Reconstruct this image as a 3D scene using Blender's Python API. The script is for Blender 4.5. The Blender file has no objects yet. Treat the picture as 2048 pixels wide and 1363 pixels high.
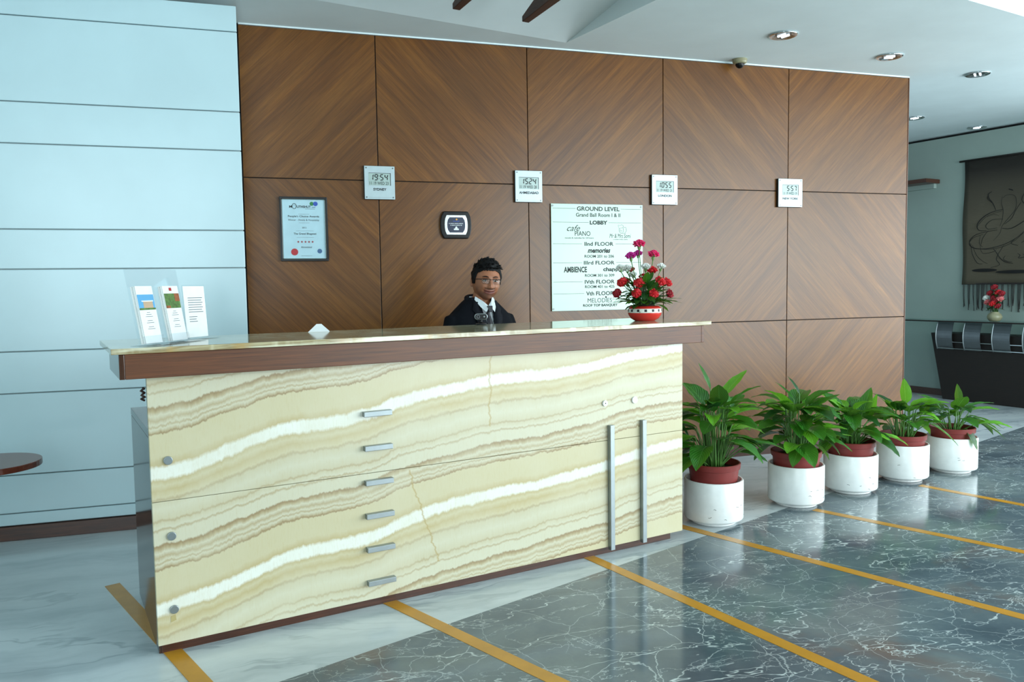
import bpy, bmesh, math, random
from mathutils import Vector, Matrix, noise as mnoise
PI = math.pi
R = math.radians
scn = bpy.context.scene
col = scn.collection

# ---------------------------------------------------------------- camera
# world: x along the timber wall, y towards the timber wall, z up
CAM_H = 1.32
cam_d = bpy.data.cameras.new('camera')
cam_d.sensor_fit = 'HORIZONTAL'
cam_d.sensor_width = 36.0
cam_d.lens = 36.0 * 1597.33 / 2048.0
cam_d.clip_start = 0.05
cam_d.clip_end = 200
cam = bpy.data.objects.new('camera', cam_d)
col.objects.link(cam)
cr = Vector((0.953036, -0.302511, -0.014481))
cu = Vector((0.034582, 0.061196, 0.997527))
cw = Vector((0.300876, 0.951179, -0.068783))
cam.matrix_world = Matrix(((cr.x, cu.x, -cw.x, 0), (cr.y, cu.y, -cw.y, 0), (cr.z, cu.z, -cw.z, CAM_H), (0, 0, 0, 1)))
scn.camera = cam

# ---------------------------------------------------------------- frames
TH_D = R(12.868)          # the desk, the ceiling grid and the side wall are turned by this much
DX, DY = math.cos(TH_D), math.sin(TH_D)


def D(s, n, z=0.0):
    """desk-grid coordinates to world"""
    return Vector((DX * s - DY * n, DY * s + DX * n, z))


# ---------------------------------------------------------------- world, daylight, exposure
vs = scn.view_settings
vs.view_transform = 'Standard'
vs.look = 'None'
vs.gamma = 1.0
vs.use_curve_mapping = False
vs.exposure = 0.08
world = bpy.data.worlds.new('sky')
scn.world = world
world.use_nodes = True
bg = world.node_tree.nodes['Background']
bg.inputs[0].default_value = (0.62, 0.86, 1.0, 1)
bg.inputs[1].default_value = 1.2


def area(name, loc, direction, w, h, power, colr):
    l = bpy.data.lights.new(name, 'AREA')
    l.shape = 'RECTANGLE'
    l.size = w
    l.size_y = h
    l.energy = power
    l.color = colr
    o = bpy.data.objects.new(name, l)
    col.objects.link(o)
    o.location = loc
    o.rotation_euler = Vector(direction).to_track_quat('-Z', 'Y').to_euler()
    return o


DAY = (0.86, 0.97, 1.0)
# daylight in the glazed front of the lobby (behind the camera) and in the glazed bay of the right-hand wall; the front left one is added fill
area('daylight_front_glazing', D(5.9, -3.5, 1.6), tuple(D(-0.12, 1.0, -0.03)), 5.6, 2.9, 430, DAY)
area('added_fill_front_left', D(-2.75, -3.5, 1.9), tuple(D(0.1, 1.0, -0.03)), 3.4, 3.2, 140, DAY)  # added fill to brighten the pale left wall, dimmer than the main glazing
area('daylight_side_glazing', D(8.9, -0.2, 1.55), tuple(D(-1.0, 0.0, -0.03)), 5.6, 2.6, 330, DAY)


# ---------------------------------------------------------------- materials
MATS = {}


def new_mat(name):
    m = bpy.data.materials.new(name)
    m.use_nodes = True
    nt = m.node_tree
    b = nt.nodes['Principled BSDF']
    return m, nt, b


def srgb(r, g, b):
    def f(c):
        c /= 255.0
        return c / 12.92 if c <= 0.04045 else ((c + 0.055) / 1.055) ** 2.4
    return (f(r), f(g), f(b), 1.0)


class NT:
    """small node helper"""

    def __init__(s, nt):
        s.nt = nt

    def n(s, t, **kw):
        x = s.nt.nodes.new(t)
        for k, v in kw.items():
            setattr(x, k, v)
        return x

    def link(s, a, b):
        s.nt.links.new(a, b)

    def put(s, sock, v):
        if hasattr(v, 'is_output'):
            s.link(v, sock)
        else:
            sock.default_value = v

    def math(s, op, a, b=0.0, c=None, clamp=False):
        x = s.n('ShaderNodeMath', operation=op)
        x.use_clamp = clamp
        s.put(x.inputs[0], a)
        s.put(x.inputs[1], b)
        if c is not None:
            s.put(x.inputs[2], c)
        return x.outputs[0]

    def coord(s, which='Object'):
        return s.n('ShaderNodeTexCoord').outputs[which]

    def mapping(s, vec, loc=(0, 0, 0), rot=(0, 0, 0), scale=(1, 1, 1)):
        x = s.n('ShaderNodeMapping')
        s.link(vec, x.inputs[0])
        x.inputs[1].default_value = loc
        x.inputs[2].default_value = rot
        x.inputs[3].default_value = scale
        return x.outputs[0]

    def noise(s, vec, scale=5.0, detail=4.0, rough=0.5, dist=0.0):
        x = s.n('ShaderNodeTexNoise')
        if vec is not None:
            s.link(vec, x.inputs['Vector'])
        x.inputs['Scale'].default_value = scale
        x.inputs['Detail'].default_value = detail
        x.inputs['Roughness'].default_value = rough
        x.inputs['Distortion'].default_value = dist
        return x

    def ramp(s, fac, stops, interp='LINEAR'):
        x = s.n('ShaderNodeValToRGB')
        s.put(x.inputs[0], fac)
        cr_ = x.color_ramp
        cr_.interpolation = interp
        while len(cr_.elements) < len(stops):
            cr_.elements.new(0.5)
        for e, (p, c) in zip(cr_.elements, stops):
            e.position = p
            e.color = c if len(c) == 4 else (c[0], c[1], c[2], 1)
        return x.outputs[0]

    def mix(s, fac, a, b, mode='MIX'):
        x = s.n('ShaderNodeMix', data_type='RGBA', blend_type=mode)
        s.put(x.inputs[0], fac)
        s.put(x.inputs[6], a)
        s.put(x.inputs[7], b)
        return x.outputs[2]

    def bump(s, h, strength, dist=0.01):
        x = s.n('ShaderNodeBump')
        x.inputs['Strength'].default_value = strength
        x.inputs['Distance'].default_value = dist
        s.link(h, x.inputs['Height'])
        return x.outputs[0]


def simple(name, rgb, rough=0.5, metal=0.0, spec=0.5, var=0.0, vscale=20.0, coat=0.0):
    m, nt, b = new_mat(name)
    c = srgb(*rgb)
    b.inputs['Base Color'].default_value = c
    b.inputs['Roughness'].default_value = rough
    b.inputs['Metallic'].default_value = metal
    b.inputs['Specular IOR Level'].default_value = spec
    b.inputs['Coat Weight'].default_value = coat
    k = NT(nt)
    nz = k.noise(k.coord(), vscale, 3.0, 0.55)
    v = max(var, 0.04)
    lo = tuple(x * (1 - v) for x in c[:3]) + (1,)
    hi = tuple(min(1, x * (1 + v)) for x in c[:3]) + (1,)
    k.link(k.ramp(nz.outputs[0], [(0.3, lo), (0.7, hi)]), b.inputs['Base Color'])
    MATS[name] = m
    return m


def veneer(name, sign):
    m, nt, b = new_mat(name)
    k = NT(nt)
    co = k.coord()
    rot = k.mapping(k.mapping(co, rot=(0, sign * R(45), 0)), scale=(1, 1, 1))
    # after the turn x runs along the grain, z across it
    broad = k.noise(k.mapping(rot, scale=(0.35, 1, 6.0)), 2.2, 4.0, 0.6, 0.3)
    mid = k.noise(k.mapping(rot, scale=(0.9, 1, 26.0)), 2.0, 4.0, 0.6, 0.2)
    fine = k.noise(k.mapping(rot, scale=(4.0, 1, 170.0)), 2.0, 3.0, 0.6)
    cloud = k.noise(co, 1.1, 2.0, 0.5)
    c1 = k.ramp(broad.outputs[0], [(0.28, srgb(82, 45, 12)), (0.5, srgb(115, 69, 22)), (0.74, srgb(142, 92, 34))])
    c2 = k.ramp(mid.outputs[0], [(0.3, srgb(80, 45, 15)), (0.55, srgb(116, 72, 26)), (0.8, srgb(154, 98, 32))])
    c = k.mix(0.5, c1, c2)
    c = k.mix(k.ramp(cloud.outputs[0], [(0.42, (0, 0, 0)), (0.7, (0.4, 0.4, 0.4))]), c, srgb(92, 62, 34))
    c = k.mix(k.ramp(fine.outputs[0], [(0.34, (0.4, 0.4, 0.4)), (0.56, (0, 0, 0))]), c, srgb(60, 34, 14))
    k.link(c, b.inputs['Base Color'])
    b.inputs['Roughness'].default_value = 0.31
    b.inputs['Specular IOR Level'].default_value = 0.48
    k.link(k.bump(fine.outputs[0], 0.12, 0.002), b.inputs['Normal'])
    MATS[name] = m


veneer('veneer_rising', 1)
veneer('veneer_falling', -1)


def dark_wood(name, c0, c1, axis_scale, rough=0.3):
    m, nt, b = new_mat(name)
    k = NT(nt)
    co = k.coord()
    g = k.noise(k.mapping(co, scale=axis_scale), 3.0, 5.0, 0.62, 0.2)
    big = k.noise(co, 3.0, 3.0, 0.5)
    c = k.ramp(g.outputs[0], [(0.3, srgb(*c0)), (0.7, srgb(*c1))])
    c = k.mix(k.ramp(big.outputs[0], [(0.4, (0, 0, 0)), (0.75, (0.35, 0.35, 0.35))]), c, srgb(*c1))
    k.link(c, b.inputs['Base Color'])
    b.inputs['Roughness'].default_value = rough
    MATS[name] = m


dark_wood('fascia_wood', (62, 33, 16), (114, 64, 30), (1.2, 12, 40), 0.42)
dark_wood('gloss_wood', (54, 34, 26), (82, 52, 38), (30, 30, 1.5), 0.12)
dark_wood('skirting_wood', (52, 30, 22), (88, 50, 34), (2, 12, 40), 0.35)
dark_wood('table_wood', (92, 44, 32), (120, 62, 44), (2, 14, 14), 0.25)
dark_wood('console_wood', (20, 14, 11), (32, 22, 17), (3, 20, 30), 0.65)
dark_wood('beam_wood', (46, 28, 22), (78, 48, 36), (14, 2, 14), 0.5)


def onyx(name, off):
    """strata follow one measured curve; both slabs are cut from one block so the bands repeat"""
    m, nt, b = new_mat(name)
    k = NT(nt)
    co = k.coord()
    sep = k.n('ShaderNodeSeparateXYZ')
    k.link(co, sep.inputs[0])
    x, z = sep.outputs[0], sep.outputs[2]
    pts = [(.0, .672), (.13, .690), (.31, .738), (.46, .775), (.635, .790), (.80, .803), (.955, .845), (1.185, .878), (1.395, .898), (1.70, .914), (1.985, .936), (2.17, .972), (2.51, 1.0)]
    fc = k.n('ShaderNodeFloatCurve')
    cv = fc.mapping.curves[0]
    P = [(px / 2.52, (pz - 0.6) / 0.5) for px, pz in pts]
    cv.points[0].location = P[0]
    cv.points[1].location = P[-1]
    for p in P[1:-1]:
        cv.points.new(*p)
    fc.mapping.update()
    k.link(k.math('DIVIDE', x, 2.52, clamp=True), fc.inputs['Value'])
    base = k.math('MULTIPLY_ADD', fc.outputs[0], 0.5, 0.6 - off)
    w1 = k.noise(k.mapping(co, loc=(3.1 + off, 0, 0)), 2.6, 2.0, 0.5)
    w2 = k.noise(k.mapping(co, scale=(1.0, 1, 0.6)), 17.0, 3.0, 0.6)
    w3 = k.noise(k.mapping(co, scale=(1.0, 1, 0.35)), 85.0, 3.0, 0.65)
    v = k.math('SUBTRACT', z, base)
    v = k.math('ADD', v, k.math('MULTIPLY_ADD', w1.outputs[0], 0.05, -0.025))
    v = k.math('ADD', v, k.math('MULTIPLY_ADD', w2.outputs[0], 0.026, -0.013))
    v = k.math('ADD', v, k.math('MULTIPLY_ADD', w3.outputs[0], 0.012, -0.006))
    w4 = k.noise(k.mapping(co, scale=(1.0, 1, 0.08)), 46.0, 4.0, 0.7)
    v = k.math('ADD', v, k.math('MULTIPLY_ADD', w4.outputs[0], 0.022, -0.011))
    fr = k.math('FRACT', k.math('DIVIDE', k.math('ADD', v, 0.503), 0.503))
    cream = srgb(202, 192, 157)
    cream2 = srgb(199, 191, 161)
    pale = srgb(206, 201, 176)
    white = srgb(232, 232, 220)
    tan = srgb(190, 173, 129)
    brown = srgb(153, 130, 95)
    brown2 = srgb(180, 164, 130)

    def q(d):
        return d / 0.503
    st = [(0.0, white), (q(.018), white), (q(.03), tan), (q(.055), cream), (q(.136), cream), (q(.1415), brown), (q(.147), brown2), (q(.158), pale),
          (q(.165), brown2), (q(.172), pale), (q(.185), brown2), (q(.20), pale), (q(.212), brown2), (q(.225), brown), (q(.232), pale), (q(.272), pale),
          (q(.28), brown2), (q(.287), pale), (q(.305), cream2), (q(.312), brown2), (q(.32), cream2), (q(.36), pale), (q(.395), cream2), (q(.405), brown2),
          (q(.415), cream), (q(.44), tan), (q(.46), cream), (q(.475), tan), (q(.487), white), (1.0, white)]
    colr = k.ramp(fr, st)
    # fibrous mottling across the strata
    fib = k.noise(k.mapping(co, scale=(14, 1, 2.2)), 11.0, 4.0, 0.7, 0.4)
    colr = k.mix(k.ramp(fib.outputs[0], [(0.5, (0, 0, 0)), (0.8, (0.35, 0.35, 0.35))]), colr, srgb(192, 172, 122))
    cl = k.noise(co, 3.6, 4.0, 0.6)
    colr = k.mix(k.ramp(cl.outputs[0], [(0.45, (0, 0, 0)), (0.8, (0.55, 0.55, 0.55))]), colr, srgb(210, 203, 176))

    # two natural fissures

    def fissure(colr, xa, slope, z0, z1, wd):
        wob = k.noise(k.mapping(co, loc=(xa, 0, 0), scale=(0.2, 1, 1)), 16.0, 3.0, 0.6)
        xc = k.math('MULTIPLY_ADD', z, slope, xa)
        dx = k.math('ABSOLUTE', k.math('SUBTRACT', k.math('ADD', x, k.math('MULTIPLY_ADD', wob.outputs[0], 0.06, -0.03)), xc))
        f = k.math('SUBTRACT', 1.0, k.math('DIVIDE', dx, wd), clamp=True)
        f = k.math('MULTIPLY', f, k.math('GREATER_THAN', z, z0))
        f = k.math('MULTIPLY', f, k.math('LESS_THAN', z, z1))
        return k.mix(k.math('MULTIPLY', f, 0.75), colr, srgb(176, 150, 92))
    if off == 0.0:
        colr = fissure(colr, 1.36, 0.03, 0.70, 1.04, 0.007)
    else:
        colr = fissure(colr, 1.165, -0.32, 0.14, 0.555, 0.006)
    k.link(colr, b.inputs['Base Color'])
    b.inputs['Roughness'].default_value = 0.3
    b.inputs['Specular IOR Level'].default_value = 0.5
    k.link(k.bump(w3.outputs[0], 0.08, 0.002), b.inputs['Normal'])
    MATS[name] = m


onyx('onyx_upper', 0.0)
onyx('onyx_lower', 0.503)


def onyx_top():
    m, nt, b = new_mat('onyx_top')
    k = NT(nt)
    co = k.coord()
    g = k.noise(k.mapping(co, scale=(0.6, 9.0, 9.0)), 2.4, 5.0, 0.6, 0.4)
    bl = k.noise(k.mapping(co, scale=(5.0, 2.0, 2.0)), 2.0, 3.0, 0.6)
    c = k.ramp(g.outputs[0], [(0.25, srgb(120, 104, 74)), (0.42, srgb(192, 182, 146)), (0.5, srgb(150, 132, 96)), (0.6, srgb(214, 210, 182)), (0.75, srgb(172, 158, 118))])
    c = k.mix(k.ramp(bl.outputs[0], [(0.52, (0, 0, 0)), (0.68, (0.7, 0.7, 0.7))]), c, srgb(236, 232, 202))
    c = k.mix(k.ramp(bl.outputs[0], [(0.3, (0.6, 0.6, 0.6)), (0.42, (0, 0, 0))]), c, srgb(186, 150, 90))
    k.link(c, b.inputs['Base Color'])
    b.inputs['Roughness'].default_value = 0.10
    b.inputs['Specular IOR Level'].default_value = 0.6
    MATS['onyx_top'] = m


onyx_top()


def ridged(k, vec, scale, detail, rough, dist, width):
    nz = k.noise(vec, scale, detail, rough, dist)
    a = k.math('ABSOLUTE', k.math('SUBTRACT', nz.outputs[0], 0.5))
    return k.math('SUBTRACT', 1.0, k.math('DIVIDE', a, width), clamp=True)


def marble_dark():
    m, nt, b = new_mat('dark_marble')
    k = NT(nt)
    co = k.coord()
    warp = k.noise(co, 2.2, 4.0, 0.6)
    wv = k.mix(0.10, co, warp.outputs[1], 'ADD')
    b1 = k.noise(wv, 1.6, 6.0, 0.62)
    base = k.ramp(b1.outputs[0], [(0.28, srgb(64, 77, 86)), (0.46, srgb(90, 103, 110)), (0.6, srgb(110, 121, 123)), (0.78, srgb(142, 150, 149))])
    br = k.noise(k.mapping(co, loc=(7, 3, 0)), 1.3, 4.0, 0.6, 0.8)
    base = k.mix(k.ramp(br.outputs[0], [(0.56, (0, 0, 0)), (0.72, (0.6, 0.6, 0.6))]), base, srgb(116, 92, 78))
    mk = k.noise(k.mapping(co, loc=(1, 9, 0)), 1.5, 2.0, 0.5)
    vmask = k.ramp(mk.outputs[0], [(0.30, (0.3, 0.3, 0.3)), (0.58, (1, 1, 1))])
    vein1 = ridged(k, k.mapping(wv, rot=(0, 0, R(35)), scale=(0.55, 1.6, 1)), 2.0, 5.0, 0.55, 0.25, 0.0045)
    vein2 = ridged(k, k.mapping(wv, loc=(4, 1, 0), rot=(0, 0, R(-40)), scale=(0.6, 1.5, 1)), 3.6, 6.0, 0.6, 0.4, 0.0055)
    vo = k.n('ShaderNodeTexVoronoi', feature='DISTANCE_TO_EDGE')
    k.link(k.mix(0.07, wv, k.noise(co, 7.0, 4.0, 0.6).outputs[1], 'ADD'), vo.inputs['Vector'])
    vo.inputs['Scale'].default_value = 3.2
    vein3 = k.math('SUBTRACT', 1.0, k.math('DIVIDE', vo.outputs['Distance'], 0.0075), clamp=True)
    vs_ = k.math('MAXIMUM', k.math('MULTIPLY', vein1, 0.9), k.math('MULTIPLY', vein2, 0.6))
    vs_ = k.math('MAXIMUM', vs_, k.math('MULTIPLY', vein3, 0.55))
    vo2 = k.n('ShaderNodeTexVoronoi', feature='DISTANCE_TO_EDGE')
    k.link(k.mix(0.12, wv, k.noise(co, 11.0, 3.0, 0.6).outputs[1], 'ADD'), vo2.inputs['Vector'])
    vo2.inputs['Scale'].default_value = 8.5
    mk2 = k.noise(k.mapping(co, loc=(5, 2, 0)), 2.6, 2.0, 0.5)
    vein4 = k.math('SUBTRACT', 1.0, k.math('DIVIDE', vo2.outputs['Distance'], 0.014), clamp=True)
    vein4 = k.math('MULTIPLY', vein4, k.ramp(mk2.outputs[0], [(0.48, (0, 0, 0)), (0.62, (0.6, 0.6, 0.6))]))
    vs_ = k.math('MAXIMUM', vs_, vein4)
    vs_ = k.math('MULTIPLY', vs_, vmask)
    c = k.mix(vs_, base, srgb(224, 232, 229))
    k.link(c, b.inputs['Base Color'])
    b.inputs['Roughness'].default_value = 0.11
    b.inputs['Specular IOR Level'].default_value = 0.42
    MATS['dark_marble'] = m


marble_dark()


def marble_white():
    m, nt, b = new_mat('white_marble')
    k = NT(nt)
    co = k.coord()
    warp = k.noise(co, 1.4, 4.0, 0.6)
    wv = k.mix(0.3, co, warp.outputs[1], 'ADD')
    b1 = k.noise(k.mapping(wv, rot=(0, 0, R(25)), scale=(0.5, 2.2, 1)), 1.8, 6.0, 0.62)
    base = k.ramp(b1.outputs[0], [(0.3, srgb(174, 184, 188)), (0.55, srgb(204, 212, 214)), (0.8, srgb(220, 226, 227))])
    vein = ridged(k, k.mapping(wv, rot=(0, 0, R(22)), scale=(0.35, 1.7, 1)), 1.5, 5.0, 0.6, 0.4, 0.02)
    mk = k.noise(k.mapping(co, loc=(2, 5, 0)), 1.1, 2.0, 0.5)
    f = k.math('MULTIPLY', vein, k.ramp(mk.outputs[0], [(0.4, (0, 0, 0)), (0.65, (0.7, 0.7, 0.7))]))
    c = k.mix(f, base, srgb(128, 140, 148))
    k.link(c, b.inputs['Base Color'])
    b.inputs['Roughness'].default_value = 0.16
    b.inputs['Specular IOR Level'].default_value = 0.5
    MATS['white_marble'] = m


marble_white()


def leaf_mat(name, ca, cb, cvein):
    m, nt, b = new_mat(name)
    k = NT(nt)
    uv = k.coord('UV')
    sep = k.n('ShaderNodeSeparateXYZ')
    k.link(uv, sep.inputs[0])
    u, v = sep.outputs[0], sep.outputs[1]           # u 0..1 across, v along
    a = k.math('ABSOLUTE', k.math('SUBTRACT', u, 0.5))
    side = k.math('MULTIPLY_ADD', a, -0.9, v)
    wv = k.math('SINE', k.math('MULTIPLY', side, 62.0))
    nz = k.noise(k.coord(), 25.0, 3.0, 0.6)
    base = k.mix(nz.outputs[0], srgb(*ca), srgb(*cb))
    base = k.mix(k.math('MULTIPLY', k.ramp(wv, [(0.6, (0, 0, 0)), (1.0, (1, 1, 1))]), 0.35), base, srgb(*cvein))
    rib = k.math('SUBTRACT', 1.0, k.math('DIVIDE', a, 0.035), clamp=True)
    base = k.mix(k.math('MULTIPLY', rib, 0.7), base, srgb(*cvein))
    k.link(base, b.inputs['Base Color'])
    b.inputs['Roughness'].default_value = 0.24
    b.inputs['Specular IOR Level'].default_value = 0.6
    b.inputs['Subsurface Weight'].default_value = 0.0
    h = k.math('ADD', k.math('MULTIPLY', wv, 0.5), k.math('MULTIPLY', rib, -1.0))
    k.link(k.bump(h, 0.35, 0.004), b.inputs['Normal'])
    # thin leaf: some light passes through
    tr = k.n('ShaderNodeBsdfTranslucent')
    k.link(k.mix(0.5, base, srgb(150, 205, 60)), tr.inputs[0])
    mx = k.n('ShaderNodeMixShader')
    mx.inputs[0].default_value = 0.28
    k.link(b.outputs[0], mx.inputs[1])
    k.link(tr.outputs[0], mx.inputs[2])
    out = [x for x in nt.nodes if x.type == 'OUTPUT_MATERIAL'][0]
    k.link(mx.outputs[0], out.inputs[0])
    MATS[name] = m


leaf_mat('leaf_green', (30, 86, 24), (56, 130, 36), (104, 168, 72))
leaf_mat('leaf_deep', (14, 52, 24), (32, 90, 38), (72, 132, 74))
leaf_mat('leaf_bright', (80, 160, 34), (124, 200, 50), (176, 224, 100))

simple('wall_paint', (198, 224, 230), 0.22, var=0.02, vscale=2.0)
simple('wall_core', (176, 190, 192), 0.6)
simple('side_wall_paint', (152, 168, 160), 0.6, var=0.03, vscale=3.0)
simple('ceiling_paint', (228, 241, 243), 0.7, var=0.02, vscale=2.0)
simple('brass_inlay', (196, 138, 40), 0.28, var=0.1, vscale=9)
simple('steel', (150, 158, 160), 0.4, 0.85, var=0.05)
simple('chrome', (225, 230, 232), 0.08, 1.0)
simple('dark_steel', (110, 114, 116), 0.35, 0.9)
simple('white_cap', (236, 240, 238), 0.35)
simple('planter_white', (240, 242, 240), 0.22, var=0.02)
simple('planter_scuff', (70, 66, 62), 0.6)
simple('pot_red', (128, 44, 40), 0.5, var=0.1, vscale=14)
simple('soil', (44, 34, 28), 0.95, var=0.4, vscale=60)
simple('stem_green', (84, 128, 58), 0.45, var=0.15)
simple('stem_dark', (46, 74, 36), 0.5, var=0.15)
simple('black_plastic', (18, 19, 21), 0.35)
simple('black_gloss', (14, 14, 16), 0.3, spec=0.3)
simple('plate_silver', (190, 206, 210), 0.34, 0.25, var=0.02)
simple('sign_steel', (158, 177, 165), 0.34, 0.3, var=0.03, vscale=3)
simple('lcd', (176, 196, 190), 0.25)
simple('ink', (26, 26, 28), 0.6)
simple('ink_soft', (84, 90, 96), 0.6)
simple('ink_red', (176, 40, 44), 0.6)
simple('ink_blue', (40, 56, 120), 0.6)
simple('paper', (236, 240, 240), 0.6, var=0.01)
simple('paper_blue', (206, 232, 238), 0.4, var=0.01)
simple('red_seal', (206, 40, 48), 0.5)
simple('blue_seal', (74, 108, 150), 0.5)
simple('green_dot', (60, 140, 70), 0.5)
simple('blue_dot', (60, 90, 190), 0.5)
simple('gold_dot', (226, 160, 60), 0.5)
simple('silver_orn', (214, 216, 214), 0.3, 0.7, var=0.25, vscale=220)
simple('navy', (26, 38, 66), 0.3)
simple('carnation_red', (200, 18, 28), 0.6, var=0.25, vscale=90)
simple('carnation_dark', (150, 14, 30), 0.6, var=0.25, vscale=90)
simple('carnation_pink', (232, 44, 110), 0.6, var=0.25, vscale=90)
simple('carnation_magenta', (206, 40, 150), 0.6, var=0.25, vscale=90)
simple('carnation_white', (240, 242, 236), 0.6, var=0.06, vscale=90)
simple('carnation_salmon', (226, 120, 120), 0.6, var=0.2, vscale=90)
simple('calyx', (120, 160, 96), 0.5)
simple('bowl_red', (206, 48, 40), 0.2, var=0.06)
simple('bowl_white', (236, 236, 226), 0.25)
simple('vase_tan', (150, 146, 116), 0.35, var=0.1)
simple('suit', (15, 17, 24), 0.8, spec=0.15, var=0.12, vscale=120)
simple('suit_lapel', (17, 19, 27), 0.7, spec=0.2, var=0.12, vscale=120)
simple('shirt', (232, 240, 244), 0.7, var=0.02)
simple('tie', (36, 32, 40), 0.45, var=0.3, vscale=160)
simple('hair', (9, 8, 9), 0.6, spec=0.25, var=0.3, vscale=150)
simple('trousers', (24, 26, 32), 0.8)
simple('shoe', (16, 15, 15), 0.3)
simple('eye_white', (176, 166, 156), 0.2)
simple('iris', (24, 14, 10), 0.1)
simple('frame_black', (16, 16, 20), 0.25)
simple('rod', (36, 28, 24), 0.5)
simple('fringe', (46, 44, 42), 0.9, var=0.2, vscale=60)
simple('stroke', (14, 12, 12), 0.8)
simple('cable', (60, 40, 36), 0.6)
simple('tape', (176, 160, 108), 0.5)
simple('photo_sky', (96, 168, 214), 0.4)
simple('photo_tan', (196, 168, 140), 0.4)
simple('photo_green', (86, 120, 62), 0.4, var=0.4, vscale=90)
simple('photo_brown', (150, 86, 52), 0.4, var=0.3, vscale=90)
simple('dark_gap', (20, 20, 20), 0.8)


def tapestry_mat():
    m, nt, b = new_mat('tapestry_cloth')
    k = NT(nt)
    co = k.coord()
    sep = k.n('ShaderNodeSeparateXYZ')
    k.link(co, sep.inputs[0])
    wv = k.noise(k.mapping(co, scale=(3, 1, 60)), 4.0, 3.0, 0.6)
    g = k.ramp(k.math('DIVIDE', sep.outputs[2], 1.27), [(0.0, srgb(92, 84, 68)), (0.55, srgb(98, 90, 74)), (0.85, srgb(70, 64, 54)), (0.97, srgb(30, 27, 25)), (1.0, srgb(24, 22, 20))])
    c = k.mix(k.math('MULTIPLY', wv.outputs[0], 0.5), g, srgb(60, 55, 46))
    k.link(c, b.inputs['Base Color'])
    b.inputs['Roughness'].default_value = 0.95
    k.link(k.bump(wv.outputs[0], 0.3, 0.004), b.inputs['Normal'])
    MATS['tapestry_cloth'] = m


tapestry_mat()


def glass_mat(name, tint, rough=0.02, ior=1.45, clear=0.9):
    """clear sheet: mostly see-through with a mirror-like skin"""
    m, nt, b = new_mat(name)
    k = NT(nt)
    tr = k.n('ShaderNodeBsdfTransparent')
    tr.inputs[0].default_value = tint
    lw = k.n('ShaderNodeLayerWeight')
    lw.inputs[0].default_value = 0.5
    fac = k.math('MULTIPLY_ADD', k.math('POWER', lw.outputs['Facing'], 4.0), 0.5, 1 - clear)
    gl = k.n('ShaderNodeBsdfGlossy')
    gl.inputs['Roughness'].default_value = rough
    nz = k.noise(k.coord(), 4.0, 1.0, 0.5)
    k.link(k.ramp(nz.outputs[0], [(0.0, (0.95, 0.97, 0.98)), (1.0, (1, 1, 1))]), gl.inputs[0])
    mx = k.n('ShaderNodeMixShader')
    k.link(fac, mx.inputs[0])
    k.link(tr.outputs[0], mx.inputs[1])
    k.link(gl.outputs[0], mx.inputs[2])
    out = [x for x in nt.nodes if x.type == 'OUTPUT_MATERIAL'][0]
    k.link(mx.outputs[0], out.inputs[0])
    MATS[name] = m


glass_mat('acrylic', (0.96, 0.98, 0.99, 1), clear=0.96)
glass_mat('table_glass', (0.80, 0.90, 0.88, 1), clear=0.92)
glass_mat('lens', (0.92, 0.94, 0.95, 1), clear=0.99)


def lamp_glow():
    m, nt, b = new_mat('reflector')
    k = NT(nt)
    nz = k.noise(k.coord(), 30.0, 2.0, 0.6)
    k.link(k.ramp(nz.outputs[0], [(0.35, srgb(120, 130, 130)), (0.6, srgb(235, 240, 240))]), b.inputs['Base Color'])
    b.inputs['Metallic'].default_value = 0.9
    b.inputs['Roughness'].default_value = 0.15
    MATS['reflector'] = m
    m, nt, b = new_mat('lamp_bulb')
    b.inputs['Base Color'].default_value = srgb(240, 246, 248)
    b.inputs['Emission Color'].default_value = srgb(235, 248, 255)
    b.inputs['Emission Strength'].default_value = 1.2
    MATS['lamp_bulb'] = m


lamp_glow()


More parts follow.
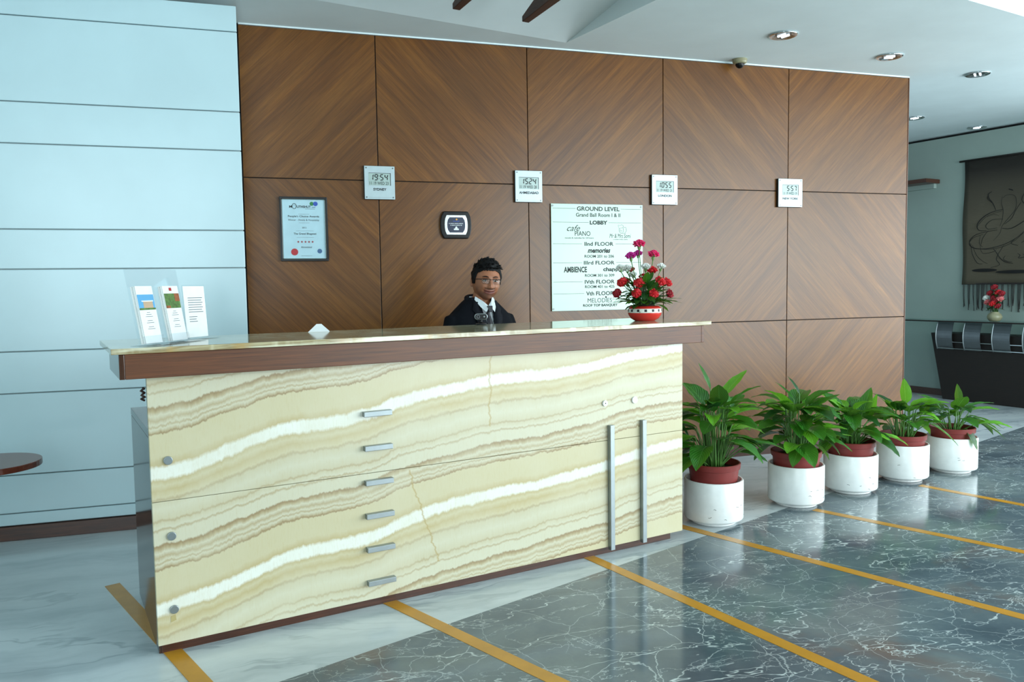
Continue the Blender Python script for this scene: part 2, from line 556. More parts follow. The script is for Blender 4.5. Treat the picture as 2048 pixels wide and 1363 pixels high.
# ---------------------------------------------------------------- mesh helpers
class MB:
    def __init__(s):
        s.v = []
        s.f = []
        s.mi = []
        s.uv = None

    def add(s, verts, faces, mi=0):
        o = len(s.v)
        s.v += [tuple(v) for v in verts]
        s.f += [tuple(i + o for i in f) for f in faces]
        s.mi += [mi] * len(faces)
        return s

    def box(s, x0, x1, y0, y1, z0, z1, mi=0):
        v = [(x0, y0, z0), (x1, y0, z0), (x1, y1, z0), (x0, y1, z0), (x0, y0, z1), (x1, y0, z1), (x1, y1, z1), (x0, y1, z1)]
        return s.add(v, [(0, 3, 2, 1), (4, 5, 6, 7), (0, 1, 5, 4), (1, 2, 6, 5), (2, 3, 7, 6), (3, 0, 4, 7)], mi)

    def lathe(s, prof, seg=32, c=(0, 0, 0), cap=True, mi=0):
        v = []
        f = []
        n = len(prof)
        for r, z in prof:
            for i in range(seg):
                a = 2 * PI * i / seg
                v.append((c[0] + r * math.cos(a), c[1] + r * math.sin(a), c[2] + z))
        for j in range(n - 1):
            for i in range(seg):
                i2 = (i + 1) % seg
                f.append((j * seg + i, j * seg + i2, (j + 1) * seg + i2, (j + 1) * seg + i))
        if cap:
            f.append(tuple(range(seg - 1, -1, -1)))
            f.append(tuple((n - 1) * seg + i for i in range(seg)))
        return s.add(v, f, mi)

    def tube(s, pts, rad, seg=8, cap=True, mi=0, flat=1.0):
        pts = [Vector(p) for p in pts]
        if not hasattr(rad, '__len__'):
            rad = [rad] * len(pts)
        v = []
        f = []
        prev = None
        for j, p in enumerate(pts):
            t = (pts[min(j + 1, len(pts) - 1)] - pts[max(j - 1, 0)])
            t = t.normalized() if t.length > 1e-9 else Vector((0, 0, 1))
            if prev is None:
                a = Vector((0, 0, 1)) if abs(t.z) < 0.9 else Vector((1, 0, 0))
                n1 = t.cross(a).normalized()
            else:
                n1 = (prev - t * prev.dot(t)).normalized()
            prev = n1
            n2 = t.cross(n1)
            for i in range(seg):
                a = 2 * PI * i / seg
                v.append(p + (n1 * math.cos(a) + n2 * math.sin(a) * flat) * rad[j])
        for j in range(len(pts) - 1):
            for i in range(seg):
                i2 = (i + 1) % seg
                f.append((j * seg + i, j * seg + i2, (j + 1) * seg + i2, (j + 1) * seg + i))
        if cap:
            f.append(tuple(range(seg - 1, -1, -1)))
            f.append(tuple((len(pts) - 1) * seg + i for i in range(seg)))
        return s.add(v, f, mi)

    def prism_xz(s, poly, y0, y1, mi=0):
        """polygon in the x-z plane extruded along y (poly counter-clockwise seen from -y)"""
        n = len(poly)
        v = [(x, y0, z) for x, z in poly] + [(x, y1, z) for x, z in poly]
        f = [tuple(range(n)), tuple(range(2 * n - 1, n - 1, -1))]
        for i in range(n):
            j = (i + 1) % n
            f.append((i, i + n, j + n, j))
        return s.add(v, f, mi)

    def prism_xy(s, poly, z0, z1, mi=0):
        n = len(poly)
        v = [(x, y, z0) for x, y in poly] + [(x, y, z1) for x, y in poly]
        f = [tuple(range(n - 1, -1, -1)), tuple(range(n, 2 * n))]
        for i in range(n):
            j = (i + 1) % n
            f.append((i, j, j + n, i + n))
        return s.add(v, f, mi)

    def sphere(s, c, r, seg=16, rings=10, sc=(1, 1, 1), mi=0):
        v = []
        f = []
        for j in range(rings + 1):
            ph = PI * j / rings
            for i in range(seg):
                a = 2 * PI * i / seg
                v.append((c[0] + r * sc[0] * math.sin(ph) * math.cos(a), c[1] + r * sc[1] * math.sin(ph) * math.sin(a), c[2] - r * sc[2] * math.cos(ph)))
        for j in range(rings):
            for i in range(seg):
                i2 = (i + 1) % seg
                f.append((j * seg + i, j * seg + i2, (j + 1) * seg + i2, (j + 1) * seg + i))
        return s.add(v, f, mi)

    def loft(s, rings, cap=True, mi=0, closed=True):
        seg = len(rings[0])
        v = [p for r in rings for p in r]
        f = []
        for j in range(len(rings) - 1):
            for i in range(seg if closed else seg - 1):
                i2 = (i + 1) % seg
                f.append((j * seg + i, j * seg + i2, (j + 1) * seg + i2, (j + 1) * seg + i))
        if cap and closed:
            f.append(tuple(range(seg - 1, -1, -1)))
            f.append(tuple((len(rings) - 1) * seg + i for i in range(seg)))
        return s.add(v, f, mi)

    def mesh(s, name, mats, smooth=False):
        me = bpy.data.meshes.new(name)
        me.from_pydata(s.v, [], s.f)
        if not isinstance(mats, (list, tuple)):
            mats = [mats]
        for m in mats:
            me.materials.append(MATS[m])
        me.polygons.foreach_set('material_index', s.mi)
        if s.uv:
            l = me.uv_layers.new(name='UVMap')
            for lp in me.loops:
                l.data[lp.index].uv = s.uv[lp.vertex_index]
        if smooth:
            me.polygons.foreach_set('use_smooth', [True] * len(me.polygons))
        bm = bmesh.new()
        bm.from_mesh(me)
        bmesh.ops.remove_doubles(bm, verts=bm.verts, dist=1e-6)
        bmesh.ops.recalc_face_normals(bm, faces=bm.faces)
        bm.to_mesh(me)
        bm.free()
        return me

    def build(s, name, mats, parent=None, smooth=False, bevel=0.0, auto=None):
        o = bpy.data.objects.new(name, s.mesh(name, mats, smooth))
        col.objects.link(o)
        if parent is not None:
            o.parent = parent
        if auto is not None:
            for p in o.data.polygons:
                p.use_smooth = True
            o.data.set_sharp_from_angle(angle=R(auto))
        if bevel:
            b = o.modifiers.new('bevel', 'BEVEL')
            b.width = bevel
            b.segments = 2
            b.limit_method = 'ANGLE'
        return o


def thing(name, label, cat, loc=(0, 0, 0), rz=0.0, group=None):
    o = bpy.data.objects.new(name, None)
    o.empty_display_size = 0.1
    col.objects.link(o)
    o.location = loc
    o.rotation_euler = (0, 0, rz)
    o['label'] = label
    o['category'] = cat
    if group:
        o['group'] = group
    return o


def struct(o, label=None, cat=None):
    o['kind'] = 'structure'
    if label:
        o['label'] = label
    if cat:
        o['category'] = cat
    return o


def empty(name, loc=(0, 0, 0), rz=0.0):
    o = bpy.data.objects.new(name, None)
    col.objects.link(o)
    o.location = loc
    o.rotation_euler = (0, 0, rz)
    return o


_text_cache = {}


def text_mesh(body, bold=0.0, shear=0.0):
    cu_ = bpy.data.curves.new('lettering', 'FONT')
    cu_.body = body
    cu_.size = 1.0
    cu_.shear = shear
    cu_.offset = bold
    cu_.resolution_u = 3
    cu_.extrude = 0.0
    o = bpy.data.objects.new('lettering', cu_)
    col.objects.link(o)
    me = bpy.data.meshes.new_from_object(o.evaluated_get(bpy.context.evaluated_depsgraph_get()))
    vs_ = [v.co.copy() for v in me.vertices]
    fs = [tuple(p.vertices) for p in me.polygons]
    bpy.data.objects.remove(o)
    bpy.data.curves.remove(cu_)
    bpy.data.meshes.remove(me)
    return vs_, fs


def text(body, x0, x1, z0, z1, y, mat, parent, name='lettering', bold=0.012, shear=0.0):
    """lettering fitted into a box on a sheet that faces -y (local)"""
    vs_, fs = text_mesh(body, bold, shear)
    ax, bx = min(v.x for v in vs_), max(v.x for v in vs_)
    ay, by = min(v.y for v in vs_), max(v.y for v in vs_)
    mb = MB()
    mb.add([(x0 + (v.x - ax) / (bx - ax) * (x1 - x0), y, z0 + (v.y - ay) / (by - ay) * (z1 - z0)) for v in vs_], fs)
    o = mb.build(name, mat, parent)
    return o


def disc_xz(cx, cz, r, y0, y1, seg=24):
    return MB().prism_xz([(cx + r * math.cos(2 * PI * i / seg), cz + r * math.sin(2 * PI * i / seg)) for i in range(seg)], y0, y1)


#=STRUCTURE=

# ================================================================ the setting
CEIL = 2.933
# floor: pale marble everywhere, a dark marble field laid into it and brass strips
S0, S1, N0, N1 = -4.6, 9.05, -3.9, 9.6
cor = [D(S0, N0), D(S1, N0), D(S1, N1), D(S0, N1)]
mb = MB().prism_xy([(p.x, p.y) for p in cor], -0.12, 0.0)
floor = struct(mb.build('floor', 'white_marble'), 'pale veined marble floor', 'floor')
BA = Vector((0.025, 2.728, 0))
BD = (Vector((6.474, 5.351, 0)) - BA).normalized()
BN = Vector((BD.y, -BD.x, 0))
pa, pb = BA - BD * 4.5, BA + BD * 7.55
mb = MB().prism_xy([(p.x, p.y) for p in (pa, pa + BN * 4.2, pb + BN * 6.9, pb)], -0.01, 0.0012)
fld = mb.build('marble_field', 'dark_marble', floor)
fld['label'] = 'dark grey polished marble field with white veins'
for a, b_, w_ in [((-0.673, 3.909), (-0.23, 2.817), .062), ((0.478, 3.30), (0.905, 2.424), .058), ((1.485, 3.53), (1.872, 2.084), .058), ((2.13, 3.85), (2.807, 2.296), .056),
                  ((3.03, 3.815), (3.487, 2.863), .054), ((4.02, 4.04), (4.217, 3.471), .054)]:
    A = Vector((a[0], a[1], 0))
    B = Vector((b_[0], b_[1], 0))
    d = (B - A).normalized()
    B = A + d * 4.6
    n = Vector((d.y, -d.x, 0)) * w_ / 2
    mb = MB().prism_xy([(p.x, p.y) for p in (A + n, A - n, B - n, B + n)], -0.01, 0.0024)
    mb.build('inlay_strip', 'brass_inlay', floor)

# ceiling with a raised sloping bay and a raised flat bay
cl = struct(empty('ceiling', (0, 0, 0), TH_D), 'pale ceiling with raised bays', 'ceiling')
TRN, TRS = 4.507, 3.10          # far edge and right edge of the sloping bay
B2N = 2.744                     # far edge of the flat raised bay
mb = MB()
mb.box(S0, S1, TRN, N1, CEIL, CEIL + 0.12)
mb.box(TRS + .1, S1, B2N, TRN, CEIL, CEIL + 0.12)
mb.box(TRS + .1, TRS + 0.25, N0, B2N, CEIL, CEIL + 0.12)
mb.build('ceiling_board', 'ceiling_paint', cl)
zt = CEIL + 0.184 * 3.6
mb = MB()
mb.add([(S0, TRN, CEIL), (TRS, TRN, CEIL), (TRS, TRN - 3.6, zt), (S0, TRN - 3.6, zt), (TRS, N0, zt), (S0, N0, zt),
        (S0, TRN, CEIL + .1), (TRS, TRN, CEIL + .1), (TRS, TRN - 3.6, zt + .1), (S0, TRN - 3.6, zt + .1), (TRS, N0, zt + .1), (S0, N0, zt + .1)],
       [(0, 1, 2, 3), (3, 2, 4, 5), (9, 8, 7, 6), (11, 10, 8, 9), (0, 6, 7, 1), (5, 4, 10, 11), (0, 3, 9, 6), (3, 5, 11, 9), (1, 7, 8, 2), (2, 8, 10, 4)])
mb.build('sloping_board', 'ceiling_paint', cl)
mb = MB().add([(TRS, TRN, CEIL), (TRS, TRN - 3.6, zt), (TRS, N0, zt), (TRS, N0, CEIL), (TRS + .1, TRN, CEIL), (TRS + .1, TRN - 3.6, zt), (TRS + .1, N0, zt), (TRS + .1, N0, CEIL)],
              [(0, 1, 2, 3), (7, 6, 5, 4), (0, 4, 5, 1), (1, 5, 6, 2), (2, 6, 7, 3), (3, 7, 4, 0)])
mb.build('bay_side_board', 'ceiling_paint', cl)
mb = MB()
mb.box(TRS + .15, S1, N0, B2N, CEIL + 0.45, CEIL + 0.55)
mb.box(TRS + .15, S1, B2N, B2N + 0.1, CEIL + 0.1, CEIL + 0.5)
mb.box(TRS + .15, TRS + .25, N0, B2N, CEIL + 0.1, CEIL + 0.5)
mb.build('raised_bay_board', 'ceiling_paint', cl)

# timber feature wall: core plus veneered panels, book-matched in alternating directions
wb = struct(empty('wall_back', (0, 0, 0)), 'timber veneer feature wall of matched panels', 'wall')
WY = 5.22
MB().box(-0.6, 4.992, WY + 0.013, WY + 0.14, 0, CEIL).build('wall_core', 'dark_gap', wb)
cols = [-0.064, 0.764, 1.785, 2.812, 3.872, 4.996]
rows = [0.092, 1.026, 2.008, 2.924]
G = 0.003
for i in range(5):
    for j in range(3):
        mat = 'veneer_rising' if (i + j) % 2 == 0 else 'veneer_falling'
        MB().box(cols[i] + G, cols[i + 1] - G, WY, WY + 0.014, rows[j] + G, rows[j + 1] - G).build('veneer_panel', mat, wb, bevel=0.0012)
struct(MB().box(4.997, 5.004, WY - 0.001, WY + 0.14, 0, CEIL).build('trim_1', 'fascia_wood'), 'thin timber edge strip of the feature wall', 'trim')
struct(MB().box(-0.06, 5.0, WY - 0.004, WY + 0.012, 2.925, CEIL).build('trim_2', 'ceiling_paint'), 'thin pale strip between timber wall and ceiling', 'trim')
struct(MB().box(-0.06, 4.996, WY - 0.014, WY + 0.012, 0, 0.09).build('baseboard_back', 'skirting_wood', bevel=0.002), 'brown timber baseboard under the feature wall', 'baseboard')

# left wall: painted horizontal boards with grooves
wl = struct(empty('wall_left', (0, 0, 0)), 'pale painted wall of wide and narrow horizontal boards', 'wall')
LY = 4.81
MB().box(-4.9, -0.074, LY + 0.022, WY + 0.1, 0, 2.895).build('wall_core', 'wall_core', wl)
zs = [0.078, 0.145, 0.351, 0.788, 1.010, 1.445, 1.655, 2.100, 2.315, 2.754, 2.898]
for a, b_ in zip(zs[:-1], zs[1:]):
    MB().box(-4.9, -0.064, LY, LY + 0.021, a + 0.0028, b_ - 0.0028).build('wall_board', 'wall_paint', wl, bevel=0.003)
struct(MB().box(-4.9, -0.064, LY - 0.012, LY + 0.02, 0, 0.076).build('baseboard_left', 'skirting_wood', bevel=0.002), 'dark brown baseboard under the pale boarded wall', 'baseboard')

# right-hand wall with the tapestry, and the glazed bay further along it
TS = 8.82
wr = struct(empty('wall_right', (0, 0, 0), TH_D), 'grey green painted side wall behind the console table', 'wall')
MB().box(TS, TS + 0.15, 2.9, N1, 0, 2.903).build('wall_face', 'side_wall_paint', wr)
MB().box(TS + 0.06, TS + 0.15, 2.9, N1, 2.903, CEIL + .02).build('shadow_gap', 'dark_gap', wr)
bbr = struct(MB().box(TS - 0.014, TS + 0.005, 2.9, N1, 0, 0.075).build('baseboard_right', 'skirting_wood'), 'dark brown baseboard under the side wall', 'baseboard')
bbr.rotation_euler = (0, 0, TH_D)


def glazing(name, label, x0, x1, z0, z1, n, loc, rz):
    w_ = struct(empty(name, loc, rz), label, 'window')
    m_ = MB()
    m_.box(x0, x1, -0.04, 0.04, z0, z0 + 0.08)
    m_.box(x0, x1, -0.04, 0.04, z1 - 0.08, z1)
    m_.build('window_frame', 'dark_steel', w_)
    for i in range(n + 1):
        x = x0 + (x1 - x0) * i / n
        MB().box(x - 0.03, x + 0.03, -0.04, 0.04, z0, z1).build('mullion', 'dark_steel', w_)
    return w_


glazing('window_1', 'steel framed glazed bay in the side wall', -2.9, 3.5, 0.1, 2.9, 4, D(TS + 0.02, 0.0), TH_D - PI / 2)
glazing('window_2', 'steel framed glazed lobby front', 3.0, 8.8, 0.1, 3.1, 4, D(0, -3.4), TH_D)
glazing('added_fill_window', 'added steel window frame around the left fill light facing the pale wall', -4.4, -1.0, 0.1, 3.6, 2, D(0, -3.4), TH_D)  # unseen frame added to go with the left fill light
wfr = struct(MB().box(-0.96, 2.96, -3.5, -3.36, 0, 3.8).build('wall_front', 'side_wall_paint'), 'plain painted wall facing the reception desk', 'wall')
wfr.rotation_euler = (0, 0, TH_D)
ww = struct(MB().box(S0, S0 + 0.1, N0, 6.0, 0, 3.8).build('wall_far_left', 'side_wall_paint'), 'plain painted wall at the far left end', 'wall')
ww.rotation_euler = (0, 0, TH_D)
wf = struct(MB().box(2.5, S1, N1 - 0.1, N1, 0, CEIL).build('wall_rear', 'side_wall_paint'), 'plain painted wall at the end of the passage', 'wall')
wf.rotation_euler = (0, 0, TH_D)

# dark timber rafters under the sloping bay
for s_ in (1.99, 2.425):
    raf = struct(empty('rafter', tuple(D(s_, 3.93, 2.80)), TH_D), None, None)
    del raf['kind']
    raf['label'] = 'dark tapered timber rafter closest to the corner of the ceiling bay' if s_ > 2.2 else 'dark tapered timber rafter farther from the corner of the ceiling bay'
    raf['category'] = 'beam'
    raf['group'] = 'rafters under the sloping ceiling bay'
    L_ = 3.2
    up = 0.125
    v = []
    for (y, lo, hi, hw) in [(0, 0, .03, .022), (-.34, -.01, .12, .03), (-L_, -.01, .12, .03)]:
        for x, z in ((-hw, lo), (hw, lo), (hw, hi), (-hw, hi)):
            v.append((x, y, z - y * up))
    mb = MB().add(v, [(0, 1, 2, 3), (0, 4, 5, 1), (1, 5, 6, 2), (2, 6, 7, 3), (3, 7, 4, 0), (4, 8, 9, 5), (5, 9, 10, 6), (6, 10, 11, 7), (7, 11, 8, 4), (11, 10, 9, 8)])
    mb.build('rafter_bar', 'beam_wood', raf, bevel=0.003)
    MB().box(-0.006, 0.006, -1.206, -1.194, 0.2, 0.75).build('hanger', 'dark_steel', raf)

# ================================================================ reception desk
desk = thing('reception_desk', 'reception desk clad in banded cream onyx with timber fascia and steel trims', 'desk', tuple(D(0.305, 3.075)), TH_D)
MB().box(0, 2.513, 0, 0.024, 0.566, 1.03).build('onyx_slab', 'onyx_upper', desk, bevel=0.002)
MB().box(0, 2.513, 0, 0.024, 0.038, 0.5645).build('onyx_slab', 'onyx_lower', desk, bevel=0.002)
MB().box(0.012, 2.45, 0.022, 0.06, 0, 0.062).build('plinth', 'skirting_wood', desk, bevel=0.002)
MB().box(0.004, 0.024, 0.025, 0.70, 0, 0.79).build('side_panel', 'gloss_wood', desk, bevel=0.002)
MB().box(2.44, 2.46, 0.061, 0.70, 0, 0.79).build('side_panel', 'gloss_wood', desk, bevel=0.002)
MB().box(0.004, 2.46, 0.026, 0.71, 0.791, 0.82).build('worktop', 'gloss_wood', desk, bevel=0.002)
mb = MB().box(-0.070, 2.59, -0.055, -0.035, 1.018, 1.105)
mb.build('fascia', 'fascia_wood', desk, bevel=0.002)
MB().box(-0.088, -0.0705, -0.055, 0.395, 1.018, 1.105).build('fascia_end', 'gloss_wood', desk, bevel=0.002)
MB().box(2.5905, 2.608, -0.055, 0.395, 1.018, 1.105).build('fascia_end', 'fascia_wood', desk, bevel=0.002)
MB().box(-0.070, 2.59, 0.375, 0.395, 1.018, 1.105).build('fascia_back', 'gloss_wood', desk)
for x in (0.55, 1.95):
    MB().box(x - 0.03, x + 0.03, 0.15, 0.21, 0.82, 1.105).build('counter_post', 'steel', desk)
rnd = random.Random(4)
top = []
N_ = 26
for i in range(N_ + 1):
    top.append((-0.112 + 2.762 * i / N_, -0.066 + rnd.uniform(-.0015, .0015)))
for i in range(N_ + 1):
    top.append((2.65 - 2.762 * i / N_, 0.525 + rnd.uniform(-.001, .001)))
MB().prism_xy(top, 1.106, 1.126).build('counter_top', 'onyx_top', desk, bevel=0.002)
for x, z in ((.059, .713), (.060, .436), (.058, .165)):
    c = disc_xz(x, z, .0155, -0.008, 0.0).build('steel_cap', 'steel', desk, bevel=0.0015)
for x, z in ((2.013, .749), (2.195, .75)):
    c = disc_xz(x, z, .0145 if x < 2.1 else .017, -0.009, 0.0).build('white_cap', 'white_cap', desk, bevel=0.0015)
    c['label'] = 'small round white cap'
disc_xz(2.013, .749, .003, -0.0096, -0.009, 10).build('cap_hole', 'ink', desk)
for z in (.811, .671, .529, .391, .252, .112):
    MB().box(.792, .912, -0.026, 0.0, z - .0105, z + .0105).build('steel_handle', 'steel', desk, bevel=0.0015)
for x, z0, z1 in ((2.043, .026, .641), (2.243, .028, .647)):
    MB().box(x - .0125, x + .0125, -0.024, 0.0, z0, z1).build('upright_bar', 'steel', desk, bevel=0.0015)
MB().prism_xz([(.045, .118), (.064, .124), (.062, .145), (.046, .14)], -0.0012, 0.0).build('tape_scrap', 'tape', desk)
pts = [(-0.004 - .012 * math.sin(t * 1.3) ** 2, .03 + .008 * math.cos(t), .93 + t * .006) for t in [i * .6 for i in range(14)]]
MB().tube(pts, .004, 6).build('cable_end', 'cable', desk, smooth=True)

# ================================================================ things on the timber wall
SEG = {'0': 'abcdef', '1': 'bc', '2': 'abged', '3': 'abgcd', '4': 'fgbc', '5': 'afgcd', '6': 'afgedc', '7': 'abc', '8': 'abcdefg', '9': 'abcdfg'}


def seg_digit(mb, ch, x, z, w, h, t, y, sl=0.10):
    def sx(px, pz):
        return (px + (pz - z) * sl, pz)
    g = t * 0.2
    P = {'a': [(x + g, z + h), (x + w - g, z + h), (x + w - t - g, z + h - t), (x + t + g, z + h - t)],
         'd': [(x + t + g, z + t), (x + w - t - g, z + t), (x + w - g, z), (x + g, z)],
         'g': [(x + t, z + h / 2 + t / 2), (x + w - t, z + h / 2 + t / 2), (x + w - t, z + h / 2 - t / 2), (x + t, z + h / 2 - t / 2)],
         'f': [(x, z + h - g), (x + t, z + h - t - g), (x + t, z + h / 2 + g), (x, z + h / 2 + g)],
         'b': [(x + w - t, z + h - t - g), (x + w, z + h - g), (x + w, z + h / 2 + g), (x + w - t, z + h / 2 + g)],
         'e': [(x, z + h / 2 - g), (x + t, z + h / 2 - g), (x + t, z + t + g), (x, z + g)],
         'c': [(x + w - t, z + h / 2 - g), (x + w, z + h / 2 - g), (x + w, z + g), (x + w - t, z + t + g)]}
    for s_ in SEG[ch]:
        mb.prism_xz([sx(*p) for p in P[s_]][::-1], y, y + 0.0004)


def wall_clock(city, digits, colon, row2, cx, hw, nm_hw, label):
    t = thing('wall_clock', label, 'clock', (cx, WY, 1.9925), 0, 'digital city clocks on the timber wall')
    MB().box(-hw - .004, hw - .004, -0.022, 0, -.107, .107).build('clock_case', 'black_plastic', t, bevel=0.003)
    f = MB().box(-hw, hw, -0.025, -0.0225, -.105, .105).build('face_plate', 'plate_silver', t, bevel=0.0006)
    for x in (-hw + .012, hw - .012):
        for z in (-.093, .093):
            disc_xz(x, z, .0045, -0.0275, -0.025, 12).build('screw', 'dark_steel', f)
    l = MB().box(-.070, .070, -0.0262, -0.025, -.018, .062).build('display', 'lcd', t)
    MB().box(.067, .071, -0.0266, -0.025, -.018, .062).build('display_edge', 'ink', l)
    MB().box(-.070, .070, -0.0266, -0.025, .059, .062).build('display_edge', 'ink_soft', l)
    mb = MB()
    w, h = .0225, .040
    n = len(digits)
    x = .056 - n * (w + .006) - (.006 if colon else 0)
    for i, ch in enumerate(digits):
        if i == n - 2 and colon:
            for zz in (.022, .040):
                mb.box(x + .001, x + .0045, -0.0268, -0.0263, zz, zz + .005)
            x += .007
        seg_digit(mb, ch, x, .014, w, h, .0064, -0.0268)
        x += w + .006
    mb.build('time_digits', 'ink', l)
    text(row2, -.064, .056, -.0135, .0065, -0.0266, 'ink', l, 'date_line', 0.008)
    text(city, -nm_hw, nm_hw, -.051, -.034, -0.0256, 'ink', t, 'city_name', 0.035)
    MB().box(-hw + .022, hw - .022, -0.0253, -0.025, -.094, -.0932).build('rule_line', 'ink_soft', t)
    return t


wall_clock('SYDNEY', '1954', True, '11 19 WED 23', 0.7685, .097, .042, 'silver digital wall clock lettered SYDNEY showing 19:54')
wall_clock('AHMEDABAD', '1524', False, '11 19 WED 28', 1.7795, .096, .070, 'silver digital wall clock lettered AHMEDABAD showing 15 24')
wall_clock('LONDON', '1055', False, '11 19 WED 21', 2.8125, .102, .054, 'silver digital wall clock lettered LONDON showing 10 55')
wall_clock('NEW YORK', '557', True, '11 19 WED 19', 3.877, .106, .070, 'silver digital wall clock lettered NEW YORK showing 5:57')

# ---- framed certificate
ct = thing('framed_certificate', 'black framed award certificate with red and blue seals on timber wall', 'certificate', (0.289, WY, 1.694), 0)
fw, fh = .145, .200
mb = MB()
for x0, x1, z0, z1 in ((-fw, fw, fh - .014, fh), (-fw, fw, -fh, -fh + .014), (-fw, -fw + .013, -fh + .014, fh - .014), (fw - .013, fw, -fh + .014, fh - .014)):
    mb.box(x0, x1, -0.022, 0, z0, z1)
mb.build('frame', 'black_plastic', ct, bevel=0.002)
mb = MB()
iw, ih = fw - .013, fh - .014
for x0, x1, z0, z1 in ((-iw, iw, ih - .004, ih), (-iw, iw, -ih, -ih + .004), (-iw, -iw + .004, -ih, ih), (iw - .004, iw, -ih, ih)):
    mb.box(x0, x1, -0.019, -0.002, z0, z1)
mb.build('silver_fillet', 'chrome', ct)
sh = MB().box(-iw, iw, -0.012, -0.001, -ih, ih).build('certificate_sheet', 'paper_blue', ct)


def cz(py):          # zoom rows to local height
    return fh - (py - 108) / 632.0 * 0.4


def cx_(px):
    return (px - 328) / 480.0 * 0.29


YS = -0.0126
text('M', cx_(186), cx_(213), cz(216), cz(192), YS, 'ink', sh, bold=.02)
ring = MB()
pp = [(cx_(236) + .0125 * math.cos(a), YS, cz(199) + .0165 * math.sin(a)) for a in [i * PI / 12 for i in range(25)]]
ring.tube(pp, .0015, 6)
for dx in (-.004, .004):
    ring.box(cx_(236) + dx - .001, cx_(236) + dx + .001, YS - .0003, YS + .0003, cz(192), cz(186))
ring.build('logo_ring', 'ink', sh)
text('UTHSHUT', cx_(262), cx_(402), cz(216), cz(192), YS, 'ink', sh, bold=.03)
text('.com', cx_(408), cx_(448), cz(215), cz(204), YS, 'ink_blue', sh)
disc_xz(cx_(412), cz(174), .0125, YS - .0003, YS + .0003).build('logo_dot', 'green_dot', sh)
disc_xz(cx_(450), cz(174), .0140, YS - .0008, YS - .0002).build('logo_dot', 'blue_dot', sh)
mb = MB()
for q in range(9):
    mb.box(cx_(345 + 11.4 * q), cx_(353 + 11.4 * q), YS, YS + .0004, cz(228), cz(224))
mb.build('print_line', 'ink_soft', sh)
for yy in (277, 362):
    mb = MB()
    for k_ in range(-4, 5):
        w_ = .004 if k_ else .007
        mb.prism_xz([(cx_(330) + k_ * .0075 - w_ / 2, cz(yy)), (cx_(330) + k_ * .0075, cz(yy) - .002), (cx_(330) + k_ * .0075 + w_ / 2, cz(yy)), (cx_(330) + k_ * .0075, cz(yy) + .002)], YS, YS + .0004)
    mb.build('ornament_rule', 'ink_soft', sh)
text("People's Choice Awards", cx_(170), cx_(484), cz(313), cz(288), YS, 'ink', sh, bold=.015)
text('Winner - Hotels & Hospitality', cx_(170), cx_(484), cz(348), cz(325), YS, 'ink', sh, bold=.0)
text('2012', cx_(308), cx_(352), cz(417), cz(402), YS, 'ink_soft', sh)
MB().box(cx_(245), cx_(425), YS, YS + .0004, cz(442), cz(440.5)).build('rule_line', 'ink_soft', sh)
text('The Grand Bhagwati', cx_(222), cx_(450), cz(484), cz(459), YS, 'ink', sh, bold=.012)
MB().box(cx_(250), cx_(425), YS, YS + .0004, cz(505), cz(503.5)).build('rule_line', 'ink_soft', sh)
for i in range(5):
    cxs, czs = cx_(266 + 36 * i), cz(549)
    MB().prism_xz([(cxs + (.0085 if k_ % 2 == 0 else .0036) * math.sin(k_ * PI / 5), czs + (.0085 if k_ % 2 == 0 else .0036) * math.cos(k_ * PI / 5)) for k_ in range(10)][::-1], YS - .0004, YS + .0002).build('star', 'ink_red', sh)
text('Ahmedabad', cx_(290), cx_(402), cz(610), cz(592), YS, 'ink', sh, bold=.0, shear=.2)
disc_xz(cx_(226), cz(649), .0215, YS - .0004, YS + .0002).build('seal', 'red_seal', sh)
disc_xz(cx_(480), cz(641), .0145, YS - .0004, YS + .0002).build('seal', 'blue_seal', sh)
text('www.mouthshut.com', cx_(292), cx_(400), cz(691), cz(683), YS, 'ink_soft', sh, bold=0)
MB().box(-iw, iw, -0.0145, -0.0138, -ih, ih).build('glass_sheet', 'acrylic', ct)

# ---- black award plaque
pq = thing('award_plaque', 'black rounded award plaque with silver ornament plate on timber wall', 'plaque', (1.267, WY, 1.728), 0)


def plaque_poly(w, h, bow, ch, n=6):
    P = []
    for i in range(n + 1):                       # bottom edge
        t_ = -1 + 2 * i / n
        P.append((t_ * (w - ch), -h))
    for i in range(1, n):                        # right side bulges
        t_ = -1 + 2 * i / n
        P.append((w - ch + (ch) * (1 - t_ * t_) ** 0.6 + bow * (1 - t_ * t_), t_ * h))
    for i in range(n + 1):
        t_ = 1 - 2 * i / n
        P.append((t_ * (w - ch), h))
    for i in range(1, n):
        t_ = 1 - 2 * i / n
        P.append((-(w - ch) - ch * (1 - t_ * t_) ** 0.6 - bow * (1 - t_ * t_), t_ * h))
    return P


MB().prism_xz(plaque_poly(.100, .090, .006, .018), -0.024, 0).build('plaque_board', 'black_gloss', pq, bevel=0.006)
MB().prism_xz(plaque_poly(.076, .064, .002, .012), -0.0262, -0.0238).build('ornament_plate', 'silver_orn', pq, bevel=0.001)
ip = MB().prism_xz(plaque_poly(.060, .050, .001, .016), -0.0272, -0.0262).build('inscription_plate', 'navy', pq)
disc_xz(.003, .036, .006, -0.0278, -0.0272, 14).build('emblem_dot', 'gold_dot', ip)
for hw_, z_, m_, st_ in ((.022, .024, 'blue_dot', 6), (.050, .009, 'paper', 5), (.040, -.002, 'paper', 4)):      # print too fine to read
    mb = MB()
    n_ = 2 * st_
    for q in range(n_):
        x_ = -hw_ + 2 * hw_ * q / n_
        mb.box(x_, x_ + 2 * hw_ / n_ * (.6 + .3 * ((q * 5) % 3) / 2), -0.0277, -0.0272, z_ - .0018, z_ + .0018)
    mb.build('print_line', m_, ip)
